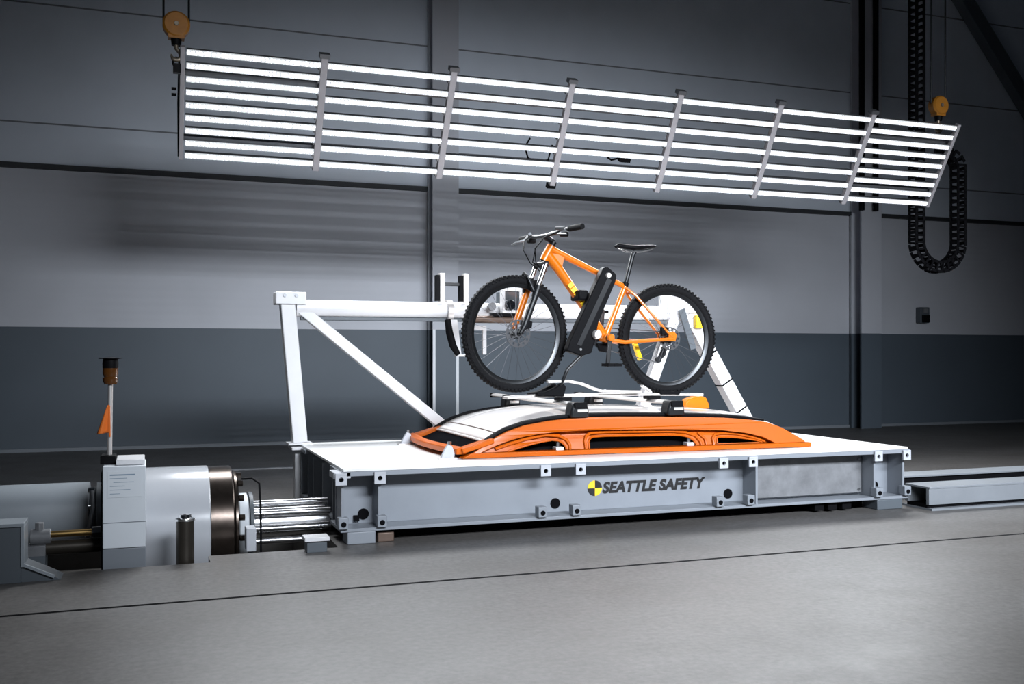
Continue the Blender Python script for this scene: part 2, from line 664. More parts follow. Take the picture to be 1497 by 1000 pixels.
# ================================================================== HOISTS
def hoist(x, label, HY=6.83, z=3.137):
    t = thing('hoist_hook_block', label, 'hoist hook', (x, HY, 2.9), 'hook blocks holding the light panel')
    b = MB()
    b.lathe([(0.0, -0.045), (0.072, -0.045), (0.085, -0.03), (0.085, 0.03), (0.072, 0.045), (0.0, 0.045)], (x, HY, z), (0, 1, 0), 32)
    b.box((x, HY, z - 0.06), (0.10, 0.07, 0.06))
    part(b, 'sheave_housing', 'hook', t, label='yellow round housing')
    h = MB().lathe([(0, -0.055), (0.013, -0.055), (0.016, -0.05), (0.016, -0.045)], (x, HY, z), (0, 1, 0), 16)
    part(h, 'sheave_pin', 'hookm', t)
    k = MB().cyl((x, HY, z - 0.13), (x, HY, z - 0.085), 0.03, 0.034, 16)
    part(k, 'swivel', 'black', t)
    pts = [(x, z - 0.12), (x, z - 0.15), (x + 0.026, z - 0.178)] + arc(x, z - 0.195, 0.03, 15, -190, 12)
    rr = [0.013, 0.014, 0.015] + [0.015] * 9 + [0.012, 0.009, 0.007, 0.005]
    part(MB().tube([(a, HY, c) for a, c in pts], rr[:len(pts)], 12), 'hook', 'hookm', t)
    for dx in (-0.078, 0.078):
        part(MB().cyl((x + dx, HY, z + 0.01), (x + dx, HY, 9), 0.007, n=8), 'lifting_chain', 'blackm', t)
    part(MB().tube([(x + 0.02 * cos(radians(a)), HY, z - 0.24 + 0.03 * sin(radians(a))) for a in range(0, 361, 30)], 0.008, 8)
         .bx(x - 0.02, x + 0.03, HY - 0.02, HY + 0.02, z - 0.31, z - 0.25), 'shackle', 'black', t)
    return t


hoist(0.177, 'yellow chain hoist hook block at the left end of the light panel')
hoist(6.54, 'yellow chain hoist hook block above the right end of the light panel', 6.95, 3.185)

# ================================================================== CABLE CARRIER
cc = thing('cable_carrier', 'black looped cable carrier chain hanging at the right end of the light panel', 'cable chain', (6.98, 7.4, 1.8))
path = []
for z in [5.2 - 0.02 * i for i in range(158)]:
    path.append(Vector((6.71, 7.4, z)))
cxm, rr_ = 6.955, 0.245
for i in range(1, 60):
    a = pi + pi * i / 60
    path.append(Vector((cxm + rr_ * cos(a), 7.4, 2.05 + rr_ * 0.95 * sin(a))))
for i in range(1, 31):
    path.append(Vector((7.2, 7.4, 2.05 + 0.70 * i / 30)))
for i in range(1, 26):
    a = pi / 2 * i / 25
    path.append(Vector((7.08 + 0.12 * cos(a), 7.4, 2.75 + 0.12 * sin(a))))
for i in range(1, 9):
    path.append(Vector((7.08 - 0.04 * i, 7.4 - 0.03 * i, 2.87)))
lk = MB()
for sy in (-0.045, 0.045):
    for sz in (-0.044, 0.044):
        lk.box((0, sy, sz), (0.066, 0.008, 0.026))
    lk.box((0.026, sy, 0), (0.018, 0.008, 0.10))
for sz in (-0.054, 0.054):
    lk.box((0, 0, sz), (0.030, 0.09, 0.006))
link0 = lk.build('chain_link', 'black', None)
dist, nxt, first = 0.0, 0.0, True
for a, b in zip(path[:-1], path[1:]):
    L = (b - a).length
    while nxt <= dist + L:
        p = a + (b - a) * ((nxt - dist) / L)
        d = (b - a).normalized()
        o = link0 if first else link0.copy()
        if not first:
            COL.objects.link(o)
        first = False
        o.parent = cc
        y = Vector((0, 1, 0)) if abs(d.y) < 0.5 else Vector((0.6, 0.8, 0))
        y = (y - d * y.dot(d)).normalized()
        o.matrix_local = Matrix.Translation(p - cc.location) @ Matrix((d, y, d.cross(y))).transposed().to_4x4()
        nxt += 0.064
    dist += L
part(MB().tube([p for p in path[::3]], 0.010, 8), 'inner_cable', 'black', cc)

# ================================================================== TEST SLED
SX0, SX1, SY0, SY1, ST = 0.96, 4.625, 5.18, 6.82, 0.40
WEB = 5.36
sled = thing('test_sled', 'long pale grey steel crash test sled with white deck under the orange roof', 'sled', (2.79, 6.0, 0))
part(MB().bx(SX0, SX1, SY0, SY1, ST - 0.014, ST), 'deck', 'deck', sled, bevel=0.002, label='white painted deck plate')
for y0, y1, yw in ((SY0, SY0 + 0.36, WEB), (SY1 - 0.36, SY1, SY1 - 0.18)):
    b = MB()
    b.bx(SX0 - 0.01, SX1 + 0.02, y0 + 0.004, y1 - 0.004, ST - 0.040, ST - 0.0145)
    b.bx(SX0 - 0.01, SX1 + 0.02, y0 + 0.02, y1 - 0.02, 0.066, 0.084)
    b.bx(SX0 - 0.01, SX1 + 0.02, yw - 0.008, yw + 0.008, 0.084, ST - 0.040)
    beam = part(b, 'side_beam', 'sled', sled, bevel=0.002)
    if yw == WEB:
        nb = beam
# end beams
for x in (SX0 + 0.10, SX1 - 0.10):
    b = MB()
    b.bx(x - 0.008, x + 0.008, SY0 + 0.36, SY1 - 0.36, 0.08, ST - 0.04)
    b.bx(x - 0.09, x + 0.09, SY0 + 0.36, SY1 - 0.36, 0.06, 0.08)
    part(b, 'end_beam', 'sled', sled)
for y in (5.56, 5.9, 6.25, 6.46, 6.74):
    part(MB().bx(SX0 + 0.01, SX0 + 0.092, y - 0.006, y + 0.006, 0.08, ST - 0.04), 'end_stiffener', 'sled', sled)
part(MB().bx(SX0 - 0.04, SX0 + 0.03, 6.70, 6.78, -0.0 + 0.02, ST - 0.06), 'corner_post', 'white', sled, bevel=0.004)
part(MB().bx(SX0 - 0.07, SX0 + 0.02, 6.62, 6.82, ST - 0.03, ST - 0.012), 'corner_plate', 'white', sled, bevel=0.003)
part(MB().bx(SX0 - 0.05, SX0 + 0.04, SY0 + 0.004, SY0 + 0.14, ST - 0.05, ST - 0.016), 'corner_plate', 'lug', sled, bevel=0.003)
# upright stiffeners along the near side
for x in (0.962, 1.158, 3.50, 4.385, 4.615):
    part(MB().bx(x - 0.007, x + 0.007, SY0 + 0.03, WEB - 0.008, 0.084, ST - 0.04), 'stiffener', 'sled', sled)
# galvanised cover between two stiffeners
cv = MB().bx(3.52, 4.37, WEB - 0.045, WEB - 0.01, 0.10, 0.345)
cov = part(cv, 'cover_panel', 'galv', sled, bevel=0.004, label='mottled galvanised cover panel')
for x in (3.545, 4.345):
    for z in (0.125, 0.32):
        part(MB().cyl((x, WEB - 0.053, z), (x, WEB - 0.044, z), 0.009, n=6), 'screw', 'steel', cov)
# lugs with holes under the deck edge
for x in (0.947, 1.152, 2.094, 2.307, 3.244, 3.45, 4.385, 4.61):
    b = MB()
    out = [(x - 0.03, 0.318), (x + 0.03, 0.318), (x + 0.03, ST - 0.03), (x - 0.03, ST - 0.03)]
    b.plate([out, arc(x, 0.347, 0.013, 0, 330, 11)], XZ, SY0 - 0.012, SY0 + 0.003)
    b.bx(x - 0.03, x + 0.03, SY0 - 0.012, SY0 + 0.05, ST - 0.032, ST - 0.020)
    lu = part(b, 'lug', 'lug', sled, smooth=False)
    part(MB().cyl((x, SY0 + 0.012, 0.347), (x, SY0 + 0.02, 0.347), 0.02, n=16), 'hole_backing', 'void', lu)
# lower lugs and ports
for x in (0.947, 1.152, 2.065, 2.273, 3.211, 3.426, 4.385, 4.61):
    b = MB().bx(x - 0.012, x + 0.040, SY0 - 0.004, SY0 + 0.055, 0.086, 0.146)
    lu = part(b, 'tie_block', 'sled', sled, bevel=0.004)
    part(MB().cyl((x + 0.014, SY0 - 0.008, 0.112), (x + 0.014, SY0 - 0.001, 0.112), 0.014, n=16), 'bore', 'void', lu)
for x in (1.10, 2.225, 3.385, 4.50):
    part(MB().cyl((x, WEB - 0.014, 0.135), (x, WEB - 0.005, 0.135), 0.030, n=20), 'port', 'void', sled, label='round black opening in the beam')
part(MB().bx(1.045, 1.075, WEB - 0.03, WEB - 0.005, 0.10, 0.13), 'port', 'void', sled)
# skids under the beams
for y in (5.44, 6.56):
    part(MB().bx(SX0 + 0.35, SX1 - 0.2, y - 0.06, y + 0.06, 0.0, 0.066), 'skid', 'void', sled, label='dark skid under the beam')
part(MB().bx(0.985, 1.135, 5.20, 5.34, 0.0, 0.066), 'foot', 'sled', sled, bevel=0.005)
part(MB().bx(1.15, 1.24, 5.22, 5.34, 0.0, 0.05), 'foot', 'brown', sled, bevel=0.005)
part(MB().bx(4.40, 4.60, 5.20, 5.34, 0.0, 0.066), 'foot', 'block', sled, bevel=0.005)
for x in (3.95, 4.05, 4.16):
    part(MB().bx(x, x + 0.07, 5.24, 5.36, 0.012, 0.066), 'glide_pad', 'black', sled, bevel=0.004)
# emblem and lettering on the web
ex, ez, er = 2.478, 0.211, 0.046
emb = MB()
for k in range(4):
    pts = [(ex, ez)] + arc(ex, ez, er, 90 * k, 90 * k + 90, 8)
    emb.mi(1 if k in (0, 2) else 0).plate([pts], XZ, WEB - 0.0105, WEB - 0.0085)
part(emb, 'emblem', ['logoy', 'logok'], sled, smooth=False, label='round yellow and black quartered emblem')
tx = bpy.data.curves.new('lettering', 'FONT')
tx.body = 'SEATTLE SAFETY'
tx.size = 0.088
tx.shear = 0.22
tx.offset = 0.0042
tx.extrude = 0.001
tx.space_character = 1.04
tx.materials.append(M['logok'])
txo = bpy.data.objects.new('lettering', tx)
COL.objects.link(txo)
txo.parent = sled
txo.location = Vector((2.526, WEB - 0.0095, 0.181)) - sled.location
txo.rotation_euler = (radians(90), 0, 0)
bpy.context.view_layer.update()
txo.scale = (0.700 / max(0.01, txo.dimensions.x),) + (1.0, 1.0)
txo['label'] = 'black slanted capital lettering'
bpy.context.view_layer.update()
tme = bpy.data.meshes.new_from_object(txo.evaluated_get(bpy.context.evaluated_depsgraph_get()))
txm = bpy.data.objects.new('lettering', tme)
COL.objects.link(txm)
txm.parent, txm.location, txm.rotation_euler, txm.scale = sled, txo.location, txo.rotation_euler, txo.scale
txm['label'] = txo['label']
bpy.data.objects.remove(txo)
txm.name = 'lettering'

# ================================================================== RAILS
for (y0, y1, lab) in ((5.07, 5.29, 'near grey steel track rail on the floor right of the sled'),
                      (5.60, 5.80, 'far grey steel track rail behind the nearer rail')):
    t = thing('track_rail', lab, 'rail', (8, (y0 + y1) / 2, 0), 'track rails right of the sled')
    near = y0 < 5.5
    b = MB()
    b.bx(4.70, 16, y0, y1, 0.136, 0.150)
    if near:
        b.bx(4.70, 16, y0 + 0.004, y0 + 0.03, 0.034, 0.136)
        b.bx(4.70, 16, y1 - 0.03, y1, 0.034, 0.136)
    part(b, 'rail_beam', 'rail', t, bevel=0.002)
    if not near:
        part(MB().bx(4.70, 16, y0 + 0.02, y1 - 0.02, 0.014, 0.1355), 'rail_web', 'void', t, label='rail web coloured black for the shade below the rail head')  # web coloured black so the gap between the rails looks shaded
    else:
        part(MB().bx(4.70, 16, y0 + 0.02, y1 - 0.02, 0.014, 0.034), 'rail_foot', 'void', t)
    part(MB().bx(4.70, 16, y0 - 0.02, y1 + 0.03, 0.0, 0.014), 'foot_flange', 'rail', t)
sb = thing('floor_stop', 'small pale steel stop block on the floor at the near left sled corner', 'block', (0.80, 5.10, 0))
part(MB().bx(0.742, 0.866, 5.045, 5.150, 0.058, 0.078), 'top_plate', 'white', sb, bevel=0.002)
part(MB().bx(0.755, 0.855, 5.06, 5.148, 0.0, 0.058), 'body', 'block', sb, bevel=0.002)

# ================================================================== CAR ROOF
Yn, Yf = 5.40, 6.66
arcp = [(1.700, 0.412), (1.735, 0.425), (1.766, 0.438), (1.808, 0.462), (1.854, 0.492), (1.91, 0.523), (1.966, 0.549), (2.079, 0.583), (2.232, 0.606), (2.369, 0.617),
        (2.498, 0.622), (2.70, 0.621), (2.876, 0.617), (3.152, 0.610), (3.419, 0.599), (3.591, 0.585), (3.735, 0.566),
        (3.84, 0.528), (3.94, 0.474), (3.99, 0.446)]


def arc_z(x):
    if x <= arcp[0][0]:
        return arcp[0][1]
    for (a, za), (b, zb) in zip(arcp[:-1], arcp[1:]):
        if x <= b:
            return za + (zb - za) * (x - a) / (b - a)
    return arcp[-1][1]


def smooth_z(x):
    return sum(arc_z(x + d) for d in (-0.06, -0.03, 0, 0.03, 0.06)) / 5


roof = thing('car_roof', 'cut off orange car roof with white top skin clamped on the white deck', 'car roof', (2.87, 6.03, ST))


def plan_in(x):
    """how far the sides come in towards the front"""
    t = max(0.0, (2.3 - x) / 0.6)
    return 0.055 * t * t


def roof_fn(u, v):
    x = 1.85 + (3.86 - 1.85) * u
    bow = -0.025 * (1 - (2 * v - 1) ** 2) * (1 - u) ** 3
    p = plan_in(x)
    ya, yb = Yn + 0.085 + p, Yf - 0.085 - p
    s = 2 * v - 1
    crown = (0.012 + 0.022 * min(1, u * 4)) * (1 - abs(s) ** 2.6)
    rib = 0.0
    for c in (-0.42, 0.42):
        rib -= 0.006 * math.exp(-((s - c) / 0.035) ** 2) * min(1, u * 5) * min(1, (1 - u) * 5)
    return (x + bow, ya + (yb - ya) * v, smooth_z(x) + 0.008 + crown + rib)


rp = MB().grid(roof_fn, 60, 48)
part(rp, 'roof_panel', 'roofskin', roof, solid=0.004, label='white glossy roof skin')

arch_low = [(1.80, 0.432), (1.83, 0.446), (1.88, 0.466), (1.937, 0.486), (2.00, 0.504), (2.068, 0.519), (2.16, 0.532), (2.258, 0.540), (2.40, 0.545),
            (2.60, 0.546), (2.90, 0.541), (3.20, 0.532), (3.40, 0.522), (3.574, 0.500), (3.684, 0.474), (3.746, 0.445), (3.77, 0.432)]
side_outer = [(1.69, ST + 0.003)] + arcp + [(4.03, 0.432), (4.035, ST + 0.003)]
band = arcp + [(4.00, 0.432)] + arch_low[::-1] + [(1.70, 0.408)]
hole_l = [(1.975, 0.434), (2.03, 0.449), (2.10, 0.467), (2.187, 0.484), (2.255, 0.492), (2.295, 0.487), (2.322, 0.470), (2.338, 0.448), (2.336, 0.434)]
hole_c = [(2.488, 0.434), (2.488, 0.476), (2.500, 0.494), (2.520, 0.503), (2.60, 0.506), (3.05, 0.500), (3.12, 0.496), (3.17, 0.485), (3.205, 0.463), (3.222, 0.434)]
hole_r = [(3.372, 0.438), (3.372, 0.472), (3.385, 0.478), (3.50, 0.474), (3.58, 0.464), (3.66, 0.450), (3.70, 0.438)]


def side_map(sign, yo):
    def fn(x, z, t):
        p = plan_in(x) + 0.30 * max(0, z - 0.42)
        return (x, (yo + p + t) if sign > 0 else (yo - p - t), z)
    return fn


for sgn, yo in ((1, Yn), (-1, Yf)):
    fn = side_map(sgn, yo)
    b = MB()
    b.plate([side_outer, hole_l, hole_c, hole_r], fn, 0.048, 0.060)
    sf = part(b, 'side_frame', 'orange', roof, bevel=0.0)
    b = MB().plate([band], fn, 0.0, 0.03)
    part(b, 'cant_rail', 'orange', sf, bevel=0.008)
    # raised rims around the openings and pillars
    b = MB()
    for h in (hole_l, hole_c, hole_r):
        b.tube([fn(x, z, 0.044) for x, z in h], 0.006, 8)
    b.tube([fn(x, z, 0.040) for x, z in [(2.36, 0.432), (2.362, 0.46), (2.345, 0.49), (2.30, 0.515), (2.22, 0.524), (2.10, 0.505), (1.99, 0.478), (1.90, 0.45)]], 0.010, 8)
    b.tube([fn(x, z, 0.040) for x, z in [(2.465, 0.432), (2.462, 0.48), (2.475, 0.51), (2.505, 0.526), (2.60, 0.530), (3.05, 0.524), (3.15, 0.515), (3.22, 0.492), (3.25, 0.455), (3.255, 0.432)]], 0.009, 8)
    b.tube([fn(x, z, 0.040) for x, z in [(3.345, 0.432), (3.34, 0.47), (3.36, 0.495), (3.42, 0.502), (3.52, 0.495), (3.62, 0.475), (3.72, 0.442)]], 0.009, 8)
    b.tube([fn(x, z, 0.040) for x, z in [(3.29, 0.432), (3.285, 0.47), (3.24, 0.51)]], 0.008, 8)
    part(b, 'door_flange', 'orange', sf)
    # sill strip
    part(MB().plate([[(1.69, ST + 0.003), (4.035, ST + 0.003), (4.035, 0.431), (1.74, 0.431)]], fn, -0.014, 0.03), 'base_strip', 'orange', sf, bevel=0.003)
    part(MB().plate([[(1.90, 0.405), (3.78, 0.405), (3.70, 0.50), (3.4, 0.545), (2.4, 0.56), (2.1, 0.525), (1.98, 0.49)]], fn, 0.125, 0.135), 'opening_shade', 'void', sf, label='black sheet put in for the shade behind the openings')  # added black sheet stands in for shade inside the roof
    # black drip trim along the rail
    pts = [fn(x, z + 0.010, 0.034) for x, z in arcp[3:17]]
    part(MB().tube(pts, [0.006] + [0.016] * 11 + [0.012, 0.006], 8), 'drip_trim', 'black', roof, label='black rubber trim along the roof edge')
# front header: lower bar, black filler for the shade in the slot
yb0, yb1 = Yn + 0.06, Yf - 0.08
b = MB()
N = 16
bar = [(1.69 - 0.05 * sin(pi * i / N), yb0 + (yb1 - yb0) * i / N) for i in range(N + 1)]


def sweep(mb, line, prof):
    base = len(mb.v)
    for x, y in line:
        for dx, z in prof:
            mb.v.append((x + dx, y, z))
    k = len(prof)
    for i in range(len(line) - 1):
        for j in range(k):
            j2 = (j + 1) % k
            mb.f.append([base + i * k + j, base + i * k + j2, base + (i + 1) * k + j2, base + (i + 1) * k + j])
            mb.m.append(mb.k)
    mb.f.append([base + j for j in range(k)])
    mb.m.append(mb.k)
    mb.f.append([base + (len(line) - 1) * k + j for j in range(k)])
    mb.m.append(mb.k)
    return mb


part(sweep(b, bar, [(-0.03, 0.426), (0.03, 0.426), (0.035, 0.458), (0.0, 0.470), (-0.03, 0.458)]), 'header_bar', 'orange', roof, bevel=0.004)
part(sweep(MB(), bar, [(0.03, 0.43), (0.12, 0.43), (0.19, 0.494), (0.15, 0.480)]), 'slot_shade', 'void', roof, label='black filler for the shaded slot below the front roof edge')
lipl = [roof_fn(0, i / N) for i in range(N + 1)]
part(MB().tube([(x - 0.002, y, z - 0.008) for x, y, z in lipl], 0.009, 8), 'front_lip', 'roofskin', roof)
lip2 = [roof_fn(0.035, i / N) for i in range(N + 1)]
part(MB().tube([(x, y, z + 0.001) for x, y, z in lip2], 0.005, 6), 'front_seam', 'brown', roof, label='thin dark red seam along the front edge')
for y in (yb0 + 0.02, yb1 - 0.02):
    part(MB().beam((1.69, y, 0.445), (1.88, y, 0.500), 0.09, 0.03), 'header_corner', 'orange', roof, bevel=0.006)
# rear cross member
part(MB().bx(3.88, 3.96, Yn + 0.1, Yf - 0.1, 0.41, 0.45), 'rear_cross_member', 'orange', roof, bevel=0.006)
# fin on the roof
fin = MB()
fo = [(3.462, 0.635), (3.468, 0.668), (3.49, 0.690), (3.545, 0.708), (3.60, 0.712), (3.632, 0.700), (3.652, 0.66), (3.660, 0.625)]
fin.plate([fo], XZ, 6.01, 6.09)
part(fin, 'antenna_fin', 'forange', roof, bevel=0.02)

# hold down clamps
CG = 'clamps holding the orange roof'


def clamp(x, y, z, rz, label):
    t = thing('hold_down_clamp', label, 'clamp', (x, y, ST), CG, rz)
    b = MB()
    b.plate([[(-0.055, 0.003), (0.025, 0.003), (0.03, 0.03), (0.012, 0.075), (-0.012, 0.082), (-0.03, 0.055)]], XZ, -0.014, 0.014)
    b.build('jaw', 'lug', t, bevel=0.003)
    MB().bx(-0.07, 0.04, -0.03, 0.03, 0.0005, 0.008).build('base_plate', 'alu', t, bevel=0.001)
    MB().cyl((0.0, 0, 0.06), (0.0, 0, 0.098), 0.012, n=6).build('bolt', 'steel', t)
    return t


clamp(1.63, 6.46, ST, 0, 'steel toe clamp at the far front corner of the orange roof')
clamp(1.63, 5.50, ST, 0, 'steel toe clamp at the near front corner of the orange roof')


def inner_block(x, label):
    t = thing('hold_down_clamp', label, 'clamp', (x, 5.485, ST), CG)
    MB().bx(-0.025, 0.025, -0.03, 0.03, 0.0005, 0.05).build('block', 'white', t, bevel=0.004)
    MB().cyl((0, 0, 0.05), (0, 0, 0.078), 0.014, n=6).build('bolt', 'steel', t)
    return t


inner_block(2.30, 'white clamp block inside the left side opening of the orange roof')
inner_block(3.185, 'white clamp block at the right end of the middle roof opening')


# ================================================================== ROOF BARS
def crossbar(x, y0, y1, fy, label):
    z = 0.697
    t = thing('roof_bar', label, 'roof bar', (x, 6.1, 0.6), 'roof bars across the orange roof')
    b = MB()
    pr = [(-0.040, 0), (-0.025, 0.011), (0.0, 0.015), (0.025, 0.011), (0.040, 0), (0.025, -0.010), (-0.025, -0.010)]
    base = len(b.v)
    for y in (y0, y1):
        for dx, dz in pr:
            b.v.append((x + dx, y, z + dz))
    k = len(pr)
    for j in range(k):
        b.f.append([j, (j + 1) % k, k + (j + 1) % k, k + j])
        b.m.append(0)
    b.f += [list(range(k)), list(range(k, 2 * k))]
    b.m += [0, 0]
    part(b, 'bar', 'alu', t, label='aluminium aero bar')
    for y in (y0 - 0.006, y1 + 0.006):
        part(MB().box((x, y, z), (0.082, 0.016, 0.034)), 'end_cap', 'black', t, bevel=0.004)
    for y in fy:
        fp = [(x - 0.062, 0.622), (x + 0.062, 0.622), (x + 0.058, 0.668), (x + 0.045, 0.712), (x - 0.045, 0.712), (x - 0.058, 0.668)]
        ft = part(MB().plate([fp], XZ, y - 0.05, y + 0.05), 'foot', 'blackm', t, bevel=0.012, label='black foot')
        part(MB().bx(x - 0.02, x + 0.045, y - 0.056, y - 0.05, 0.655, 0.672), 'lock_plate', 'alu', ft)
    return t


crossbar(2.425, 5.44, 6.98, (5.49, 6.66), 'front aluminium roof bar under the front wheel of the bike')
crossbar(3.075, 5.44, 6.92, (5.49, 6.66), 'rear aluminium roof bar under the rear wheel of the bike')

# ================================================================== BIKE CARRIER + BIKE (local axes: u back, v away, z up)
BP = Vector((2.105, 5.717, 0.0))
BR = radians(2.0)
FZ = 1.125          # front axle height
DZ = -0.023         # rear axle lower
WR = 0.3575
ca = thing('bike_carrier', 'upright roof bike carrier with black frame arm fixed on the roof bars', 'bike carrier', (BP.x, BP.y, 0.712), None, BR)
Z0 = 0.712


def C3(u, v, z):
    return (u, v, z - Z0)


# tray rail: flat profile along u with a raised front part
tr = [(-0.06, 0.735), (0.10, 0.742), (0.30, 0.742), (0.60, 0.744), (0.95, 0.742), (1.33, 0.735)]
b = MB()
for (a, za), (c, zc) in zip(tr[:-1], tr[1:]):
    b.beam(C3(a, 0.0, za), C3(c, 0.0, zc), 0.085, 0.016)
b.build('tray', 'alu', ca, bevel=0.003)
b = MB()
hp = [(0.19, 0.832), (0.335, 0.834), (0.42, 0.818), (0.506, 0.786), (0.56, 0.770), (0.84, 0.762)]
for (a, za), (c, zc) in zip(hp[:-1], hp[1:]):
    b.beam(C3(a, -0.075, za), C3(c, -0.075, zc), 0.03, 0.016)
b.build('support_rail', 'alu', ca, bevel=0.002)['label'] = 'bent aluminium support rail'
b = MB()
b.plate([[(0.12, 0.744), (0.30, 0.738), (0.315, 0.80), (0.29, 0.828), (0.25, 0.80), (0.17, 0.768), (0.12, 0.762)]], lambda a, z, t: C3(a, t, z), -0.085, -0.04)
b.plate([[(0.12, 0.744), (0.30, 0.738), (0.315, 0.80), (0.29, 0.828), (0.25, 0.80), (0.17, 0.768), (0.12, 0.762)]], lambda a, z, t: C3(a, t, z), 0.04, 0.085)
b.build('front_wheel_holder', 'black', ca, bevel=0.008)
b = MB().plate([[(1.00, 0.742), (1.14, 0.738), (1.15, 0.760), (0.99, 0.764)]], lambda a, z, t: C3(a, t, z), -0.055, -0.036)
b.plate([[(1.00, 0.742), (1.14, 0.738), (1.15, 0.760), (0.99, 0.764)]], lambda a, z, t: C3(a, t, z), 0.036, 0.055)
b.build('rear_wheel_holder', 'black', ca, bevel=0.005)
b = MB().beam(C3(0.86, -0.05, 0.80), C3(0.92, -0.05, 0.765), 0.03, 0.012)
b.build('wheel_strap', 'alu', ca)
# mounting feet onto the bars
for u in (0.33, 0.965):
    MB().box(C3(u, 0, 0.724), (0.09, 0.075, 0.026)).build('mount', 'black', ca, bevel=0.004)
# frame arm
ap = [(0.541, 1.530), (0.556, 1.541), (0.575, 1.543), (0.630, 1.504), (0.637, 1.490), (0.630, 1.455), (0.513, 1.204), (0.470, 1.030), (0.462, 1.008),
      (0.405, 0.992), (0.380, 0.994), (0.305, 1.018), (0.297, 1.030), (0.316, 1.080), (0.409, 1.266)]
arm = MB().plate([ap], lambda a, z, t: C3(a, t, z), -0.135, -0.075).build('frame_arm', 'black', ca, bevel=0.010)
arm['label'] = 'long black frame arm'
MB().lathe([(0, -0.016), (0.014, -0.016), (0.018, -0.010), (0.018, 0.0)], C3(0.575, -0.135, 1.489), (0, 1, 0), 20).build('arm_knob', 'alu', arm)
MB().cyl(C3(0.385, -0.136, 1.03), C3(0.385, -0.142, 1.03), 0.008, n=12).build('screw', 'steel', arm)
b = MB().plate([[(0.36, 1.06), (0.39, 1.05), (0.60, 1.46), (0.57, 1.475)]], lambda a, z, t: C3(a, t, z), -0.1385, -0.134)
b.build('arm_rib', 'blackm', arm)
MB().tube([C3(0.508, -0.10, 1.125), C3(0.484, -0.10, 1.06), C3(0.36, -0.10, 0.95), C3(0.312, -0.10, 0.905), C3(0.290, -0.09, 0.845), C3(0.275, -0.07, 0.80)], 0.011, 10).build('lower_strut', 'blackm', ca)
MB().lathe([(0, -0.02), (0.022, -0.02), (0.028, -0.01), (0.028, 0.012), (0, 0.012)], C3(0.490, -0.150, 1.122), (0, 1, 0), 20).build('pivot_knob', 'alu', ca)
MB().bx(0.40, 0.47, -0.08, 0.045, 1.335 - Z0, 1.40 - Z0).build('frame_clamp', 'black', ca, bevel=0.012)

bike = thing('mountain_bike', 'orange mountain bike standing on the roof carrier, facing left', 'bicycle', (BP.x, BP.y, FZ - WR), None, BR)


def K(u, v, w):
    """bike local: w is height relative to the front axle"""
    return Vector((u, v, w + WR))


STEER = radians(6)
SP = Vector((0.20, 0, 0))


def KS(u, v, w):
    p = Vector((u, v, 0)) - SP
    q = Matrix.Rotation(STEER, 3, 'Z') @ p
    return Vector((q.x + SP.x, q.y, w + WR))


def wheel(o, axis, tire_r, name):
    """tyre, rim, spokes, hub"""
    b = MB()
    b.torus(o, axis, WR - tire_r, tire_r, 72, 14)
    ax = Vector(axis).normalized()
    x, y = frame_to(ax)
    n = 80
    for i in range(n):
        a = 2 * pi * i / n
        e = x * cos(a) + y * sin(a)
        t = -x * sin(a) + y * cos(a)
        for sgn, lat in ((1, 0.014), (-1, -0.014), (0, 0.026), (0, -0.026)):
            aa = a + (0 if sgn else pi / n)
            e = x * cos(aa) + y * sin(aa)
            t = -x * sin(aa) + y * cos(aa)
            rr2 = WR - 0.003 - (0.014 if sgn == 0 else 0.0)
            R = Matrix((t, ax, e)).transposed()
            b.box(Vector(o) + e * rr2 + ax * lat, (0.012, 0.013, 0.006), R)
    ty = b.build('tyre', 'rubber', bike)
    ri = WR - 2 * tire_r
    b = MB()
    b.lathe([(ri + 0.012, -0.016), (ri + 0.004, -0.016), (ri - 0.016, -0.007), (ri - 0.016, 0.007), (ri + 0.004, 0.016), (ri + 0.012, 0.016)], o, axis, 72)
    r_ = b.build('rim', 'rim', bike)
    b = MB()
    ns = 32
    for i in range(ns):
        sg = 1 if i % 2 else -1
        a = 2 * pi * i / ns
        a2 = a + (0.55 if (i // 2) % 2 else -0.55)
        p0 = Vector(o) + ax * 0.026 * sg + (x * cos(a2) + y * sin(a2)) * 0.028
        p1 = Vector(o) + ax * 0.004 * sg + (x * cos(a) + y * sin(a)) * (ri - 0.014)
        b.tube([p0, p1], 0.0010, 5, False)
    b.build('spokes', 'spoke', bike)
    b = MB()
    b.lathe([(0, -0.055), (0.010, -0.055), (0.012, -0.036), (0.030, -0.032), (0.030, -0.024), (0.016, -0.018), (0.016, 0.018), (0.030, 0.024), (0.030, 0.032), (0.012, 0.036), (0.010, 0.055), (0, 0.055)], o, axis, 24)
    b.build('hub', 'blackm', bike)
    return ty


fo_ = KS(0, 0, 0)
fax = Matrix.Rotation(STEER, 3, 'Z') @ Vector((0, 1, 0))
wheel(fo_, fax, 0.029, 'front')
ro_ = K(1.079, 0, DZ)
wheel(ro_, (0, 1, 0), 0.029, 'rear')


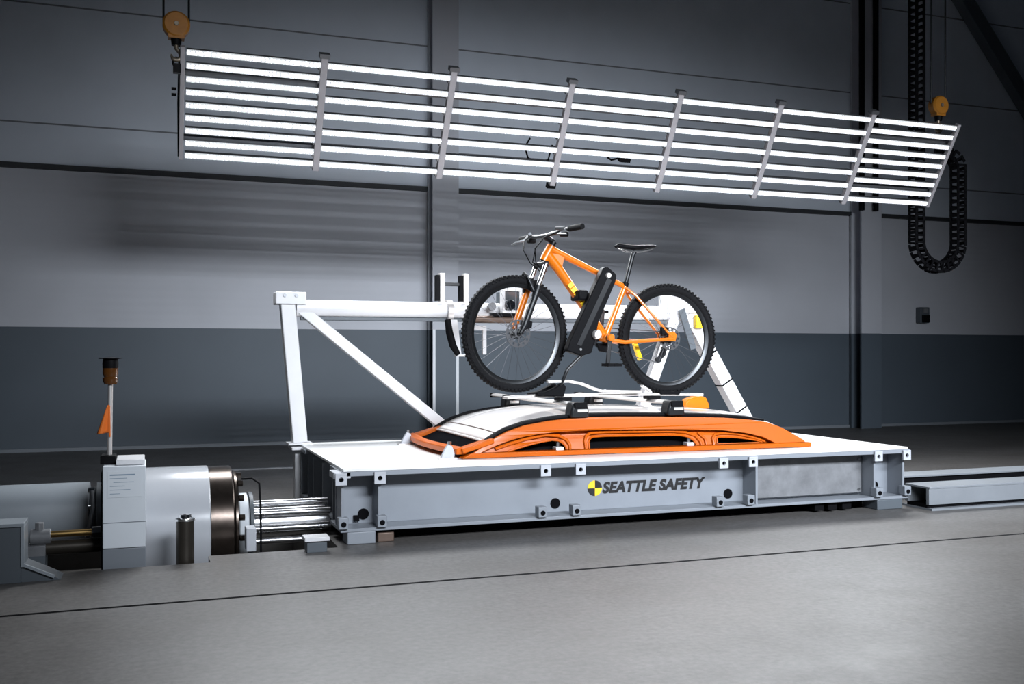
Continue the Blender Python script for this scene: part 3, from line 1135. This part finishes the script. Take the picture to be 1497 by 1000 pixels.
def rotor(o, axis, r, side):
    ax = Vector(axis).normalized()
    o = Vector(o) + ax * side
    b = MB()
    x, y = frame_to(ax)
    out = [(r * cos(2 * pi * i / 48), r * sin(2 * pi * i / 48)) for i in range(48)]
    holes = []
    for k in range(12):
        a = 2 * pi * k / 12
        holes.append([(0.80 * r * cos(a) + 0.009 * cos(q), 0.80 * r * sin(a) + 0.009 * sin(q)) for q in [2 * pi * j / 8 for j in range(8)]])
    inn = [(0.66 * r * cos(2 * pi * i / 36), 0.66 * r * sin(2 * pi * i / 36)) for i in range(36)]
    b.plate([out, inn] + holes, lambda p, q, t: o + x * p + y * q + ax * t, -0.001, 0.001)
    for k in range(6):
        a = 2 * pi * k / 6
        b.beam(o + (x * cos(a) + y * sin(a)) * 0.016, o + (x * cos(a + 0.5) + y * sin(a + 0.5)) * 0.68 * r, 0.008, 0.002, ax)
    b.lathe([(0, -0.003), (0.024, -0.003), (0.024, 0.003), (0, 0.003)], o, ax, 20)
    return b.build('brake_rotor', 'rotor', bike)


rotor(fo_, fax, 0.085, -0.036)
rotor(ro_, (0, 1, 0), 0.075, -0.036)

# frame
b = MB()
b.cyl(K(0.250, 0, 0.548), K(0.196, 0, 0.452), 0.027, n=20)
b.tube([K(0.246, 0, 0.528), K(0.40, 0, 0.463), K(0.58, 0, 0.386), K(0.765, 0, 0.308)], [0.024, 0.021, 0.018, 0.016], 14)
b.tube([K(0.224, 0, 0.492), K(0.30, 0, 0.405), K(0.45, 0, 0.210), K(0.625, 0, -0.018)], [0.031, 0.030, 0.028, 0.027], 16)
b.tube([K(0.772, 0, 0.322), K(0.70, 0, 0.155), K(0.625, 0, -0.018)], [0.0175, 0.0175, 0.02], 14)
b.cyl(K(0.625, -0.045, -0.020), K(0.625, 0.045, -0.020), 0.026, n=20)
# gusset between top and down tube
b.plate([[(0.25, 0.50), (0.335, 0.490), (0.318, 0.425), (0.312, 0.405), (0.29, 0.42)]], lambda a, w, t: K(a, t, w), -0.018, 0.018)
for s in (-1, 1):
    b.tube([K(0.762, s * 0.014, 0.300), K(0.82, s * 0.050, 0.248), K(1.04, s * 0.068, 0.018), K(1.079, s * 0.070, DZ + 0.01)], [0.010, 0.0095, 0.009, 0.010], 10)
    b.tube([K(0.640, s * 0.030, -0.035), K(0.74, s * 0.052, -0.048), K(1.04, s * 0.068, DZ - 0.005), K(1.085, s * 0.070, DZ)], [0.014, 0.0125, 0.011, 0.010], 10)
    b.plate([[(1.05, 0.018), (1.085, 0.022), (1.108, 0.0), (1.095, -0.040), (1.06, -0.040), (1.045, -0.02)]], lambda a, w, t: K(a, t, w), s * 0.066, s * 0.074)
b.tube([K(0.80, -0.04, 0.268), K(0.80, 0.04, 0.268)], 0.008, 8)
fr = b.build('frame', 'forange', bike)
fr['label'] = 'orange hardtail frame'
b = MB()
for i, u in enumerate((0.37, 0.392, 0.414, 0.436, 0.458)):
    w = 0.492 - (u - 0.224) * 1.277
    c = K(u, -0.0295, w)
    b.beam(c + Vector((-0.009, 0, 0.011)), c + Vector((0.009, 0, -0.011)), 0.005, 0.036, (0.79, 0, 0.61))
b.build('frame_decal', 'yellow', fr)['label'] = 'yellow decal on the down tube'
# fork
b = MB()
b.tube([KS(0.196, 0, 0.455), KS(0.182, 0, 0.425)], 0.022, 14)
b.beam(KS(0.180, -0.07, 0.428), KS(0.180, 0.07, 0.428), 0.040, 0.036)
fk = b.build('fork_crown', 'blackm', bike, bevel=0.008)
for s in (-1, 1):
    MB().cyl(KS(0.180, s * 0.062, 0.432), KS(0.118, s * 0.062, 0.275), 0.0155, n=14).build('stanchion', 'steel', fk)
    b = MB().tube([KS(0.126, s * 0.062, 0.295), KS(0.120, s * 0.062, 0.275), KS(0.03, s * 0.062, 0.05), KS(0.002, s * 0.058, 0.0)], [0.019, 0.022, 0.020, 0.015], 14)
    b.build('fork_leg', 'forange' if s > 0 else 'blackm', bike)['label'] = 'orange fork lower leg' if s > 0 else 'black fork lower leg'
b = MB().tube([KS(0.10, -0.062, 0.25), KS(0.065, -0.04, 0.345), KS(0.06, 0, 0.372), KS(0.065, 0.04, 0.345), KS(0.10, 0.062, 0.25)], 0.010, 10)
b.build('fork_arch', 'blackm', bike)
b = MB().tube([KS(0.10, -0.085, 0.235), KS(0.04, -0.085, 0.09)], 0.016, 10)
b.build('fork_decal', 'yellow', bike) if False else None
MB().plate([[(0.015, 0.02), (0.075, 0.035), (0.08, 0.075), (0.03, 0.085)]], lambda a, w, t: KS(a, t, w), -0.075, -0.045).build('brake_caliper', 'black', bike, bevel=0.006)
MB().plate([[(0.995, 0.0), (1.05, 0.0), (1.045, 0.05), (0.995, 0.055)]], lambda a, w, t: K(a, t, w), -0.072, -0.045).build('brake_caliper', 'black', bike, bevel=0.006)
# cockpit
MB().tube([KS(0.262, 0, 0.572), KS(0.245, 0, 0.585), KS(0.205, 0, 0.606)], [0.022, 0.019, 0.020], 14).build('stem', 'blackm', bike)
MB().cyl(K(0.250, 0, 0.548), K(0.264, 0, 0.574), 0.022, n=16).build('headset_spacer', 'blackm', bike)
hb = [KS(0.245, -0.37, 0.628), KS(0.225, -0.25, 0.626), KS(0.203, -0.10, 0.612), KS(0.200, 0, 0.607), KS(0.203, 0.10, 0.612), KS(0.225, 0.25, 0.626), KS(0.245, 0.37, 0.628)]
bar_o = MB().tube(hb, 0.0125, 12).build('handlebar', 'blackm', bike)
for s in (-1, 1):
    MB().tube([KS(0.246, s * 0.375, 0.628), KS(0.230, s * 0.255, 0.626)], 0.0175, 14).build('grip', 'rubber', bar_o)
    MB().tube([KS(0.222, s * 0.235, 0.622), KS(0.185, s * 0.235, 0.60), KS(0.150, s * 0.255, 0.59), KS(0.155, s * 0.34, 0.582)], [0.010, 0.009, 0.007, 0.005], 10).build('brake_lever', 'dalu', bar_o)
    MB().tube([KS(0.222, s * 0.215, 0.63), KS(0.19, s * 0.16, 0.637)], [0.016, 0.010], 12).build('brake_reservoir', 'dalu', bar_o)
    MB().box(KS(0.225, s * 0.20, 0.598), (0.05, 0.04, 0.03)).build('shifter', 'black', bar_o, bevel=0.008)
for i, (v0, v1) in enumerate(((-0.18, -0.04), (0.18, 0.03), (-0.20, 0.0))):
    MB().tube([KS(0.19, v0, 0.615), KS(0.13, v0 * .7, 0.585), KS(0.095, v0 * 0.4, 0.52), KS(0.12, v1, 0.44), KS(0.16 + 0.03 * i, v1, 0.39)], 0.0035, 7).build('control_cable', 'black', bike)
# seatpost, saddle
MB().tube([K(0.768, 0, 0.312), K(0.783, 0, 0.366), K(0.822, 0, 0.508), K(0.838, 0, 0.535)], 0.0145, 14).build('seatpost', 'blackm', bike)
MB().lathe([(0.020, -0.012), (0.022, -0.012), (0.022, 0.012), (0.020, 0.012)], K(0.770, 0, 0.322), (0.3, 0, 0.95), 20).build('seat_clamp', 'black', bike)
b = MB()


def sad(u, v):
    t = u
    a = 2 * pi * v
    L = 0.690 + 0.29 * t
    wv = 0.018 + 0.052 * (1 / (1 + math.exp(-(t - 0.60) * 13)))
    wv *= (1 - (2 * t - 1) ** 8) ** 0.5 if 0 < t < 1 else 0.15
    h = 0.016 * ((1 - (2 * t - 1) ** 6) ** 0.5 if 0 < t < 1 else 0.15)
    zc = 0.562 + 0.012 * (2 * t - 1) ** 2 - 0.010 * (1 if t < 0.08 else 0)
    return K(L, wv * cos(a), zc + h * sin(a))


b.grid(sad, 24, 20)
sa = b.build('saddle', 'black', bike)
for s in (-1, 1):
    MB().tube([K(0.73, s * 0.012, 0.552), K(0.78, s * 0.02, 0.534), K(0.88, s * 0.022, 0.534), K(0.95, s * 0.03, 0.552)], 0.0035, 8).build('saddle_rail', 'steel', sa)
# drivetrain
BB = K(0.625, 0, -0.020)
b = MB()
out = []
for i in range(64):
    r = 0.068 + (0.004 if i % 2 else -0.003)
    out.append((BB.x + r * cos(2 * pi * i / 64), BB.z + r * sin(2 * pi * i / 64)))
inn = [(BB.x + 0.046 * cos(2 * pi * i / 40), BB.z + 0.046 * sin(2 * pi * i / 40)) for i in range(40)]
b.plate([out, inn], lambda a, z, t: (a, t, z), 0.048, 0.052)
for k in range(4):
    a = 2 * pi * k / 4 + 0.5
    b.beam((BB.x, 0.052, BB.z), (BB.x + 0.05 * cos(a), 0.052, BB.z + 0.05 * sin(a)), 0.02, 0.006, (0, 1, 0))
b.build('chainring', 'blackm', bike)
ang = radians(262)
for s, a in ((-1, ang), (1, ang + pi)):
    e = Vector((0.172 * cos(a), 0, 0.172 * sin(a)))
    b = MB().beam((BB.x, s * 0.068, BB.z), (BB.x + e.x, s * 0.080, BB.z + e.z), 0.014, 0.028, (-e.z, 0, e.x))
    b.cyl((BB.x, s * 0.040, BB.z), (BB.x, s * 0.078, BB.z), 0.020, n=18)
    b.cyl((BB.x + e.x, s * 0.070, BB.z + e.z), (BB.x + e.x, s * 0.088, BB.z + e.z), 0.014, n=16)
    cr = b.build('crank_arm', 'blackm', bike, bevel=0.004)
    pc = Vector((BB.x + e.x, s * 0.135, BB.z + e.z))
    b = MB().bx(pc.x - 0.045, pc.x + 0.045, pc.y - 0.006, pc.y + 0.006, pc.z - 0.010, pc.z + 0.010)
    for dx in (-0.042, 0.042):
        b.bx(pc.x + dx - 0.006, pc.x + dx + 0.006, pc.y - 0.045, pc.y + 0.045, pc.z - 0.009, pc.z + 0.009)
    for dy in (-0.042, 0.042):
        b.bx(pc.x - 0.045, pc.x + 0.045, pc.y + dy - 0.005, pc.y + dy + 0.005, pc.z - 0.009, pc.z + 0.009)
    b.cyl((pc.x, pc.y - 0.05, pc.z), (pc.x, pc.y + 0.05, pc.z), 0.008, n=10)
    b.build('pedal', 'black', bike)
MB().lathe([(0, -0.092), (0.018, -0.092), (0.023, -0.087), (0.023, -0.066)], (BB.x, 0, BB.z), (0, 1, 0), 18).build('crank_bolt', 'forange', bike)['label'] = 'orange crank bolt cap'
b = MB()
for k in range(9):
    r = 0.022 + 0.0036 * k
    b.lathe([(r - 0.006, 0.018 + 0.004 * (8 - k)), (r, 0.018 + 0.004 * (8 - k)), (r, 0.020 + 0.004 * (8 - k)), (r - 0.006, 0.020 + 0.004 * (8 - k))], ro_, (0, 1, 0), 30)
b.build('cassette', 'steel', bike)
dr = [(1.085, -0.06), (1.105, -0.075), (1.10, -0.13), (1.05, -0.175), (1.03, -0.165), (1.06, -0.11)]
b = MB().plate([dr], lambda a, w, t: K(a, t, w), 0.052, 0.062)
for (u, w) in ((1.088, -0.09), (1.045, -0.16)):
    b.cyl(K(u, 0.045, w), K(u, 0.068, w), 0.020, n=18)
b.build('derailleur', 'blackm', bike, bevel=0.002)
b = MB()
chp = [K(0.625, 0.05, 0.047), K(0.85, 0.045, 0.034), K(1.079, 0.036, 0.022)]
b.tube(chp, 0.004, 6)
b.tube([K(0.625, 0.05, -0.088), K(0.83, 0.05, -0.135), K(1.045, 0.056, -0.180)], 0.004, 6)
b.build('chain', 'dalu', bike)
b = MB().plate([[(0.585, -0.055), (0.67, -0.055), (0.66, -0.115), (0.60, -0.105)]], lambda a, w, t: K(a, t, w), 0.03, 0.05)
b.build('chain_guide', 'black', bike, bevel=0.006)
b = MB().beam(K(0.887, 0.09, -0.050), K(0.935, 0.10, -0.160), 0.02, 0.03)
b.build('wheel_reflector', 'yellow', bike)['label'] = 'yellow strip in the rear wheel'

# ================================================================== WHITE PORTAL FRAME ON THE SLED
pf = thing('portal_frame', 'white tubular portal frame standing on the far edge of the sled', 'frame', (2.6, 6.74, ST))
PY_ = 6.74
part(MB().beam((0.955, PY_, ST + 0.012), (0.870, PY_, 1.375), 0.10, 0.095, (1, 0, 0)), 'upright', 'white', pf, bevel=0.006)
part(MB().beam((0.945, PY_ - 0.01, 1.315), (2.055, PY_ - 0.01, ST + 0.012), 0.075, 0.070), 'brace', 'white', pf, bevel=0.005)
tp = part(MB().bx(0.790, 0.990, PY_ - 0.07, PY_ + 0.07, 1.330, 1.412), 'head_plate', 'white', pf, bevel=0.006)
for x in (0.85, 0.925):
    part(MB().cyl((x, PY_ - 0.078, 1.388), (x, PY_ - 0.069, 1.388), 0.012, n=6), 'bolt', 'dalu', tp)
part(MB().cyl((0.93, PY_, 1.308), (3.86, PY_, 1.312), 0.056, n=32), 'cross_tube', 'white', pf)
part(MB().beam((0.96, PY_, 1.240), (3.80, PY_, 1.244), 0.05, 0.024), 'tube_shade', 'block', pf, bevel=0.003, label='dark strip added as the shaded underside of the cross tube')  # dark bar stands in for the shade along the tube's underside
rp_ = part(MB().bx(3.69, 3.95, PY_ - 0.07, PY_ + 0.07, 1.31, 1.455), 'head_plate', 'white', pf, bevel=0.006)
part(MB().beam((3.88, PY_, 1.34), (4.46, PY_, ST + 0.012), 0.10, 0.105), 'upright', 'white', pf, bevel=0.006)
leg = pf.children[-1]
for t in (0.36, 0.60, 0.83):
    c = Vector((3.88, PY_, 1.34)).lerp(Vector((4.46, PY_, ST + 0.012)), t)
    d = Vector((0.58, 0, -0.928)).normalized()
    part(MB().beam(c - d * 0.006, c + d * 0.006, 0.104, 0.109), 'tape_band', 'black', leg, label='thin black band round the leg')
part(MB().beam((3.80, PY_ - 0.02, 1.36), (3.43, PY_ - 0.02, ST + 0.012), 0.075, 0.085, (1, 0, 0)), 'brace', 'white', pf, bevel=0.005)
part(MB().beam((3.80, PY_ - 0.09, 1.34), (3.90, PY_ - 0.09, 1.04), 0.02, 0.05, (1, 0, 0)), 'cable_bundle', 'block', pf)
part(MB().bx(3.925, 4.005, PY_ - 0.10, PY_ - 0.055, 1.20, 1.30), 'marker', 'yellow', pf, bevel=0.01, label='yellow tag near the right head')
for x in (0.955, 2.055, 3.43, 4.46):
    part(MB().bx(x - 0.08, x + 0.08, PY_ - 0.07, PY_ + 0.07, ST + 0.0005, ST + 0.012), 'base_plate', 'white', pf, bevel=0.002)

cm = thing('tube_clamp', 'steel tube clamp with two upright prongs on the white cross tube', 'clamp', (2.0, 6.74, 1.2))
for x in (1.925, 2.095):
    part(MB().bx(x - 0.018, x + 0.018, 6.66, 6.71, 1.36, 1.565), 'prong', 'alu', cm, bevel=0.003)
    part(MB().bx(x - 0.045, x - 0.018, 6.66, 6.71, 1.37, 1.55), 'prong_shade', 'black', cm)  # black slab imitates the shaded left side of the prong
part(MB().bx(1.94, 2.09, 6.67, 6.70, 1.478, 1.50), 'crosspiece', 'blackm', cm, bevel=0.003)
part(MB().lathe([(0.069, -0.02), (0.080, -0.02), (0.080, 0.02), (0.069, 0.02)], (1.99, 6.74, 1.3005), (1, 0, 0), 32), 'band', 'alu', cm)
part(MB().plate([[(1.975, 1.24), (2.03, 1.24), (2.06, 1.00), (2.035, 0.99)]], XZ, 6.655, 6.675), 'lower_bracket', 'white', cm, bevel=0.003)
part(MB().tube([(1.955, 6.64, 1.24), (1.965, 6.63, 1.15), (1.99, 6.63, 1.06), (2.03, 6.64, 1.00)], [0.022, 0.026, 0.026, 0.02], 12), 'hose', 'black', cm)
part(MB().bx(2.02, 2.13, 6.65, 6.70, 0.985, 1.0), 'foot', 'white', cm)

hc = thing('high_speed_camera', 'boxy camera in a white frame on the cross tube seen through the front wheel', 'camera', (2.42, 6.74, 1.28))
b = MB()
b.bx(2.345, 2.490, 6.60, 6.66, 1.445, 1.475)
b.bx(2.345, 2.490, 6.60, 6.66, 1.290, 1.312)
b.bx(2.345, 2.365, 6.60, 6.66, 1.312, 1.445)
b.bx(2.470, 2.490, 6.60, 6.66, 1.312, 1.445)
part(b, 'frame', 'white', hc, bevel=0.003)
part(MB().bx(2.365, 2.470, 6.62, 6.80, 1.312, 1.445), 'body', 'glass', hc, bevel=0.004)
part(MB().lathe([(0, -0.03), (0.034, -0.03), (0.038, -0.02), (0.038, 0.02)], (2.398, 6.60, 1.345), (0, 1, 0), 24), 'lens', 'lens', hc)
part(MB().cyl((2.10, 6.63, 1.245), (2.50, 6.63, 1.245), 0.026, n=16), 'support_rod', 'brown', hc)
part(MB().bx(2.28, 2.48, 6.60, 6.70, 1.268, 1.290), 'shelf', 'black', hc)
part(MB().plate([[(2.13, 1.20), (2.225, 1.20), (2.225, 1.0), (2.20, 1.0), (2.20, 1.17), (2.13, 1.175)]], XZ, 6.60, 6.63), 'angle_bracket', 'white', hc)
part(MB().lathe([(0, -0.02), (0.028, -0.02), (0.028, 0.02), (0, 0.02)], (2.27, 6.62, 1.335), (0, 1, 0), 18), 'knob', 'galv', hc)

# ================================================================== ACCELERATOR
AY, AZ = 5.70, 0.06
ac = thing('sled_accelerator', 'large pale hydraulic accelerator cylinder with steel ram left of the sled', 'accelerator', (0.2, AY, -0.36))
part(MB().lathe([(0, -0.19), (0.325, -0.19), (0.33, -0.185), (0.33, 0.305), (0.325, 0.31), (0, 0.31)], (0, AY, AZ), (1, 0, 0), 64), 'cylinder', 'mpaint', ac)
part(MB().lathe([(0, 0.312), (0.325, 0.312), (0.325, 0.425), (0.318, 0.432), (0, 0.432)], (0, AY, AZ), (1, 0, 0), 64), 'steel_collar', 'rust', ac, label='oily dark steel collar')
part(MB().lathe([(0, 0.432), (0.29, 0.432), (0.30, 0.44), (0.30, 0.452), (0.27, 0.462), (0, 0.462)], (0, AY, AZ), (1, 0, 0), 48), 'flange', 'rust', ac)
fl0 = ac.children[-1]
for k in range(16):
    a = 2 * pi * k / 16 + 0.1
    part(MB().cyl((0.46, AY + 0.275 * cos(a), AZ + 0.275 * sin(a)), (0.485, AY + 0.275 * cos(a), AZ + 0.275 * sin(a)), 0.018, n=6), 'flange_bolt', 'rust', fl0)
part(MB().lathe([(0, 0.462), (0.165, 0.462), (0.17, 0.47), (0.17, 0.515), (0.15, 0.525), (0, 0.525)], (0, AY, AZ), (1, 0, 0), 48), 'gland', 'boxp', ac)
part(MB().lathe([(0, 0.526), (0.175, 0.526), (0.175, 0.545), (0, 0.545)], (0, AY, AZ), (1, 0, 0), 48), 'end_ring', 'block', ac)
part(MB().cyl((0.545, AY, AZ), (0.965, AY, AZ), 0.075, n=32), 'ram', 'steel', ac, label='polished steel ram')
for (dy, dz) in ((0, 0.107), (-0.09, 0.065), (-0.11, -0.015), (-0.09, -0.085), (0.1, 0.05), (0.1, -0.07)):
    part(MB().cyl((0.545, AY + dy, AZ + dz), (0.965, AY + dy, AZ + dz), 0.019, n=16), 'guide_rod', 'steel', ac)
part(MB().bx(0.48, 0.53, 5.30, 5.40, -0.02, 0.10), 'bracket', 'lug', ac, bevel=0.004)
part(MB().tube([(0.47, 5.45, 0.34), (0.52, 5.42, 0.345), (0.555, 5.40, 0.32), (0.56, 5.38, 0.2), (0.56, 5.36, -0.06)], 0.006, 8), 'hose', 'black', ac)
part(MB().bx(-0.1, 0.25, 5.5, 5.9, -0.36, -0.2), 'saddle', 'block', ac)

cb = thing('control_cabinet', 'pale grey control cabinet with a printed label beside the big cylinder', 'cabinet', (-0.10, 5.2, -0.36))
part(MB().bx(-0.197, -0.006, 5.052, 5.36, 0.085, 0.470), 'housing', 'boxp', cb, bevel=0.004)
part(MB().bx(-0.197, -0.006, 5.056, 5.36, -0.36, 0.083), 'plinth', 'boxd', cb, bevel=0.003)
part(MB().bx(-0.197, -0.006, 5.050, 5.053, 0.205, 0.208), 'door_gap', 'boxd', cb)
part(MB().bx(-0.140, -0.012, 5.10, 5.34, 0.471, 0.497), 'top_cover', 'white', cb, bevel=0.004)
lb = part(MB().bx(-0.176, -0.024, 5.0495, 5.052, 0.325, 0.448), 'label_plate', 'paper', cb)
b = MB()
for k, (x0, x1) in enumerate(((-0.165, -0.055), (-0.165, -0.09), (-0.15, -0.06), (-0.165, -0.10), (-0.165, -0.075), (-0.165, -0.12))):
    z = 0.434 - 0.018 * k
    b.bx(x0, x1, 5.0488, 5.0495, z - (0.006 if k == 0 else 0.0025), z)
part(b, 'print_lines', 'print', lb, smooth=False)
part(MB().bx(-0.205, -0.197, 5.10, 5.34, -0.05, 0.44), 'side_plate', 'black', cb)

bc = thing('beacon_light', 'unlit amber beacon on a thin pale pole behind the control cabinet', 'beacon', (-0.172, 5.22, 0.471))
part(MB().bx(-0.212, -0.142, 5.16, 5.30, 0.4975 - 0.026, 0.512), 'base', 'black', bc, bevel=0.004)
part(MB().cyl((-0.172, 5.22, 0.51), (-0.168, 5.22, 0.858), 0.0115, n=14), 'pole', 'alu', bc)
part(MB().lathe([(0, 0), (0.028, 0), (0.034, 0.012), (0.036, 0.03), (0.030, 0.036), (0.036, 0.05), (0.035, 0.078), (0, 0.078)], (-0.168, 5.22, 0.855), (0, 0, 1), 24), 'lens', 'amber', bc, label='amber lens')
part(MB().lathe([(0, 0.078), (0.036, 0.078), (0.037, 0.10), (0.034, 0.122), (0.055, 0.124), (0.055, 0.128), (0, 0.131)], (-0.168, 5.22, 0.855), (0, 0, 1), 24), 'cap', 'black', bc)
fgl = thing('pennant', 'small orange pennant hanging on the beacon pole', 'flag', (-0.19, 5.20, 0.62))
b = MB()


def pen(u, v):
    z = 0.752 - 0.137 * u
    wv = 0.014 + 0.046 * u
    return (-0.172 - wv * (1 - v) + 0.004 - 0.006 * v, 5.207 - 0.010 * sin(v * 6) * u - 0.004, z + 0.006 * v)


b.grid(pen, 12, 8)
part(b, 'cloth', 'flag', fgl, solid=0.003)
part(MB().tube([(-0.172, 5.2035, 0.752), (-0.170, 5.2035, 0.60)], 0.004, 6), 'hem', 'flag', fgl)

am = thing('accumulator', 'slim dark upright cylinder with chrome cap in front of the big cylinder', 'cylinder', (0.172, 5.06, -0.36))
part(MB().cyl((0.172, 5.075, -0.36), (0.172, 5.075, 0.196), 0.042, n=28), 'body', 'accum', am)
part(MB().lathe([(0, 0.196), (0.047, 0.196), (0.047, 0.206), (0.03, 0.212), (0.028, 0.226), (0, 0.228)], (0.172, 5.075, 0), (0, 0, 1), 28), 'cap', 'chrome', am, label='chrome cap')

# pressure tank further left
tk = thing('pressure_tank', 'long pale grey cylinder lying at the left picture edge behind the dark block', 'tank', (-1.2, AY, -0.36))
part(MB().lathe([(0, -2.6), (0.14, -2.6), (0.155, -2.5), (0.155, -0.285), (0, -0.285)], (0, AY, 0.172), (1, 0, 0), 56), 'shell', 'tank', tk)
part(MB().lathe([(0, -0.284), (0.125, -0.284), (0.125, -0.25), (0.15, -0.248), (0.15, -0.215), (0, -0.215)], (0, AY, 0.172), (1, 0, 0), 48), 'neck_flange', 'block', tk)
nk = tk.children[-1]
for z in (0.30, 0.21, 0.10):
    part(MB().lathe([(0, -0.03), (0.014, -0.03), (0.016, 0), (0, 0.0)], (-0.255, 5.56, z), (1, 0, 0), 8), 'bolt', 'chrome', nk)
part(MB().tube([(-0.27, 5.54, 0.30), (-0.262, 5.52, 0.22), (-0.28, 5.52, 0.12), (-0.29, 5.53, 0.05)], 0.01, 8), 'hose', 'galv', tk)
part(MB().bx(-2.2, -2.0, 5.6, 5.8, -0.36, 0.03), 'tank_support', 'block', tk)
part(MB().bx(-0.75, -0.6, 5.6, 5.8, -0.36, 0.03), 'tank_support', 'block', tk)
vr = thing('valve_rod', 'short brass rod with steel valve fitting below the long grey cylinder', 'valve', (-0.4, 5.3, -0.36))
part(MB().cyl((-0.46, 5.32, 0.125), (-0.212, 5.32, 0.125), 0.016, n=16), 'rod', 'brass', vr, label='brass rod')
b = MB()
b.cyl((-0.53, 5.32, 0.115), (-0.44, 5.32, 0.115), 0.038, n=20)
b.cyl((-0.49, 5.32, 0.10), (-0.49, 5.32, 0.185), 0.022, n=6)
b.box((-0.50, 5.32, 0.05), (0.08, 0.09, 0.06))
part(b, 'valve_body', 'galv', vr, bevel=0.003)
part(MB().bx(-0.53, -0.46, 5.27, 5.37, -0.36, 0.03), 'mount', 'block', vr)
part(MB().cyl((-0.46, 5.32, 0.06), (-0.212, 5.32, 0.06), 0.035, n=20), 'lower_pipe', 'accum', vr)
part(MB().lathe([(0, 0), (0.028, 0), (0.028, 0.04), (0, 0.04)], (-0.255, 5.32, 0.125), (1, 0, 0), 6), 'nut', 'steel', vr)

bl = thing('buffer_block', 'dark slate block with pale edges at the bottom left picture edge', 'block', (-0.9, 4.9, 0))
part(MB().bx(-1.6, -0.52, 4.83, 4.985, 0.0, 0.245), 'body', 'block', bl, bevel=0.002)
part(MB().bx(-1.6, -0.506, 4.822, 4.985, 0.246, 0.262), 'top_edge', 'edge', bl, bevel=0.002)
part(MB().bx(-0.519, -0.506, 4.822, 4.985, 0.07, 0.246), 'side_edge', 'edge', bl, bevel=0.001)
part(MB().plate([[(-0.519, 0.085), (-0.519, 0.0005), (-0.36, 0.0005), (-0.39, 0.018)]], XZ, 4.84, 4.985), 'gusset', 'block', bl)
part(MB().beam((-0.513, 4.832, 0.080), (-0.385, 4.832, 0.018), 0.016, 0.012), 'gusset_edge', 'edge', bl)
